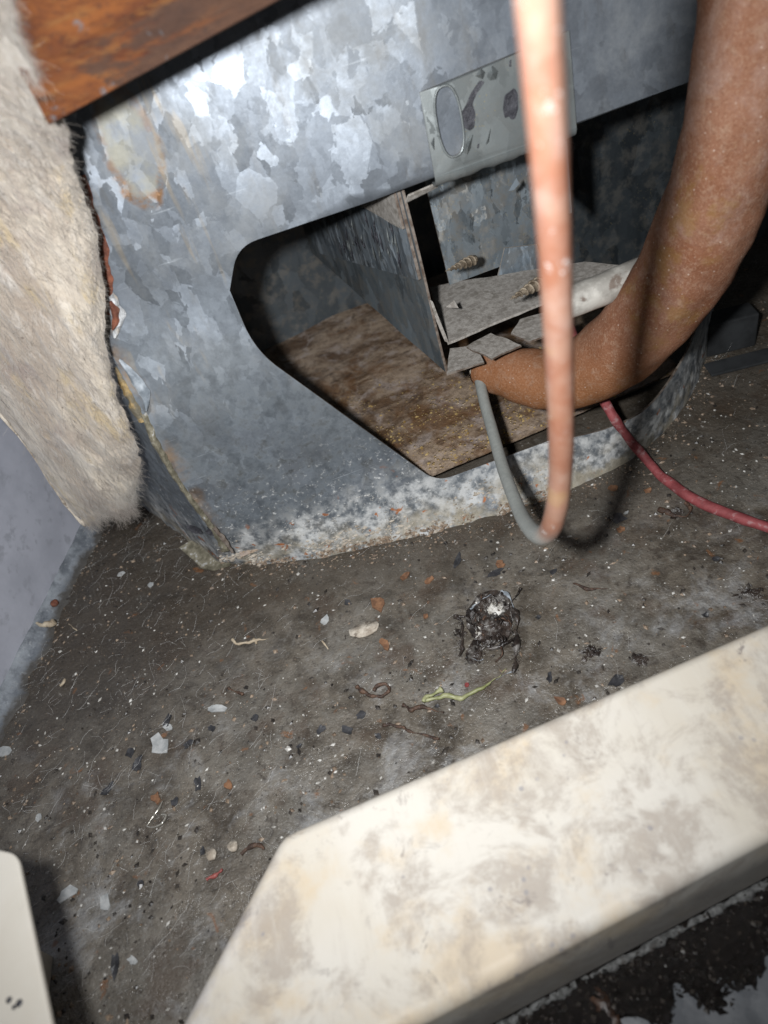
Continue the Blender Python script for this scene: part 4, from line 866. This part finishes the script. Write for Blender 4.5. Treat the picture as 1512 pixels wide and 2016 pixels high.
# ------------------------------------------------------------------ grit, fibres, wet litter
def inpan(x, y):
    return y < np.interp(x, [-.25, -.15, -.115, -.095, -.044, .007, .061, .099, .136, .174, .211, .236], [.5, .46, .33, .305, .281, .273, .266, .268, .275, .297, .336, .37])
def grit(name, n, smin, smax, mat, dens=None, flat=.6, pw_=3.):
    P_ = []; 
    while len(P_) < n:
        x, y = rnd.uniform(-.23, .30), rnd.uniform(.065, .46)
        if not inpan(x, y) or (dens and rnd.random() > dens(x, y)): continue
        P_.append((x, y, floorz(x, y)))
    P_ = np.array(P_); s = smin+(smax-smin)*nrs.rand(n)**pw_
    th = nrs.rand(n)*6.28; sc = np.stack([s*(.6+.8*nrs.rand(n)), s*(.5+.5*nrs.rand(n)), s*flat], 1)
    v = OCT[None]*(.75+.5*nrs.rand(n, 6, 1))*sc[:, None]; c, s_ = np.cos(th)[:, None], np.sin(th)[:, None]
    v = np.stack([v[..., 0]*c-v[..., 1]*s_, v[..., 0]*s_+v[..., 1]*c, v[..., 2]], -1)+P_[:, None]; v[..., 2] += .0001
    f = OF[None]+np.arange(n)[:, None, None]*6
    o = mesh(name, v.reshape(-1, 3), f.reshape(-1, 3).tolist(), mat, smooth=False, origin=(0, 0, 0)); return tag(o, kind='stuff')
cl_ = lambda x, y: .25+.75*max(0, min(1, .5+1.3*nz((x, y), 22, 6)))
nearr = lambda x, y: cl_(x, y)*max(.25, min(1, (.36-y)/.14))
tag(grit('pale_grit', 4600, .00012, .00115, MT['gpale'], nearr, pw_=7.), 'tiny pale specks of grit scattered all over the floor', 'grit')
tag(grit('dark_grit', 5200, .00018, .0017, MT['gdark'], cl_, .5, 6.), 'tiny black wet specks scattered over the floor', 'grit')
tag(grit('brown_grit', 4200, .00018, .0015, MT['gmid'], cl_, .6, 6.), 'tiny brown crumbs scattered over the floor', 'grit')
def seamd(x, y):
    yb = np.interp(x, [-.15, -.115, -.095, -.044, .007, .061, .099, .136, .174, .211, .236], [.46, .33, .305, .281, .273, .266, .268, .275, .297, .336, .37])
    d_ = min(yb-y, .12+.0*x); e_ = abs((x-a[0])*wn[0]+(y-a[1])*wn[1]); return max(0, 1-d_/.012)*.9+max(0, 1-e_/.022)*.8
tag(grit('dirt_drift', 2600, .0002, .0012, MT['gmid'], seamd, .6, 4.), 'crumbly brown dirt gathered along the housing foot and the wall', 'dirt')
tag(grit('lint_drift', 900, .0002, .0009, MT['crust2'], seamd, .6, 4.), 'pale crumbs gathered along the housing foot and the wall', 'dirt')
tray_o = bpy.data.objects['drip_tray']; gr_ = []
while len(gr_) < 900:
    s_, t_ = rnd.uniform(.30, .85), abs(rnd.gauss(.03, .22))
    q = P_tray(s_, t_)
    if t_ > .75 or nz(q, 60, 5)+.3 < rnd.random()*.75: continue
    gr_.append(q+[0, 0, .0002])
gr_ = np.array(gr_); n = len(gr_); v = gr_[:, None]+OCT[None]*(.0002+.0008*nrs.rand(n)**3)[:, None, None]*(.5+nrs.rand(n, 6, 1))
tag(mesh('yellow_granules', v.reshape(-1, 3), (OF[None]+np.arange(n)[:, None, None]*6).reshape(-1, 3).tolist(), MT['ygran'], tray_o, smooth=False), kind='stuff')
R_, D_, L_ = [], [], []
while len(R_) < 620:
    x, y = rnd.uniform(-.22, .26), rnd.uniform(.10, .40)
    if not inpan(x, y) or rnd.random() > (1. if x < -.08 else .16): continue
    R_.append((x, y, floorz(x, y)+.0006)); th = rnd.gauss(.55, .7); D_.append((math.cos(th), math.sin(th), rnd.uniform(0, .12))); L_.append(rnd.uniform(.003, .016))
tag(strands('cobweb_fibre', R_, D_, L_, .00005, MT['fibre'], None, 6, .25, .02), 'fine pale fibres and cobweb strewn over the floor, thickest at the left', 'fibres', None, 'stuff')
# wet black litter in front of the rail
def litter_ok(x, y):
    yl = near0[1]+(x-near0[0])*nd_[1]/nd_[0]
    dpt = yl-y; lim = .009+.009*max(0, min(1, (x-.0)/.05))+.011*nz((x, y), 90, 2)-max(0, x-.055)*.25
    return 0 < dpt < lim+abs(rnd.gauss(0, .0016))
def P_mound(s_, t):
    x = -.06+.20*s_; yl = near0[1]+(x-near0[0])*nd_[1]/nd_[0]; y = yl+.003-.040*t
    dpt = yl-y; lim = .009+.009*max(0, min(1, x/.05))+.011*nz((x, y), 90, 2)-max(0, x-.055)*.25; e_ = min(1, max(-.4, (lim-dpt)/.006))
    return np.array([x, y, floorz(x, y)+.0003+.0020*e_+(.0013*nz((x, y), 160, 4)+.0012*nz((x, y), 380, 7))*max(0, .35+e_)])
V, Fc = gridmesh(P_mound, 320, 80); tag(mesh('wet_sludge', V, Fc, MT['wet'], origin=(0, 0, 0)), 'black wet sludge lying along the near foot of the cream rail', 'sludge', None, 'stuff')
P_ = []
while len(P_) < 3600:
    x, y = rnd.uniform(-.05, .13), rnd.uniform(.015, .085)
    if litter_ok(x, y): P_.append((x, y, floorz(x, y)+rnd.uniform(.0008, .0030)))
n = len(P_); P_ = np.array(P_); s = .0003+.0015*nrs.rand(n)**2.6
v = OCT[None]*(.6+.8*nrs.rand(n, 6, 1))*np.stack([s*(1+nrs.rand(n)), s*(.35+.5*nrs.rand(n)), s*.35], 1)[:, None]; tl = nrs.normal(0, .5, (n, 1)); v = np.stack([v[..., 0]*np.cos(tl)-v[..., 2]*np.sin(tl), v[..., 1], v[..., 0]*np.sin(tl)+v[..., 2]*np.cos(tl)], -1); th = nrs.rand(n)*6.28; c, s_ = np.cos(th)[:, None], np.sin(th)[:, None]
v = np.stack([v[..., 0]*c-v[..., 1]*s_, v[..., 0]*s_+v[..., 1]*c, v[..., 2]], -1)+P_[:, None]
tag(mesh('wet_litter', v.reshape(-1, 3), (OF[None]+np.arange(n)[:, None, None]*6).reshape(-1, 3).tolist(), MT['wet'], smooth=False, origin=(0, 0, 0)), 'heap of wet black leaf litter along the near foot of the cream rail', 'litter', None, 'stuff')
P2_ = P_[nrs.permutation(len(P_))[:700]]+np.array([0, 0, .0011]); n2_ = len(P2_); s2_ = (.00018+.0009*nrs.rand(n2_)**3)[:, None, None]
v2_ = P2_[:, None]+OCT[None]*s2_*(.4+nrs.rand(n2_, 6, 1))*np.array([1, 1, .6])
tag(mesh('litter_crumb', v2_.reshape(-1, 3), (OF[None]+np.arange(n2_)[:, None, None]*6).reshape(-1, 3).tolist(), MT['gdark'], smooth=False, origin=(0, 0, 0)), 'dark crumbs caught in the black litter along the rail', 'crumbs', None, 'stuff')
def bigleaf(name, pts, mat, label, h=.002):
    tv, tf = cdt(pts, (), 8, .3); V = []
    for x, y in tv: 
        d_ = min(math.hypot(x-p[0], y-p[1]) for p in pts); V.append(flo(x, y)+[0, 0, .0022+h*(1-math.exp(-d_/15))+.0008*nz((x*.05, y*.05), 1)])
    o = mesh(name, V, tf, mat); facing(o, (0, 0, 1)); solid(o, .0005); return tag(o, label, 'leaf')
bigleaf('dead_leaf', [(1392, 1850), (1430, 1812), (1474, 1790), (1484, 1806), (1470, 1850), (1446, 1890), (1416, 1916), (1392, 1924), (1382, 1896)], MT['wet'], 'broad smooth blackish leaf on the grey floor at the lower right corner')
bigleaf('dead_leaf', [(1160, 1944), (1172, 1940), (1192, 1958), (1216, 1990), (1226, 2030), (1200, 2034), (1178, 2000), (1158, 1966)], MT['bleaf'], 'brown leaf sticking out of the wet litter at the bottom edge')
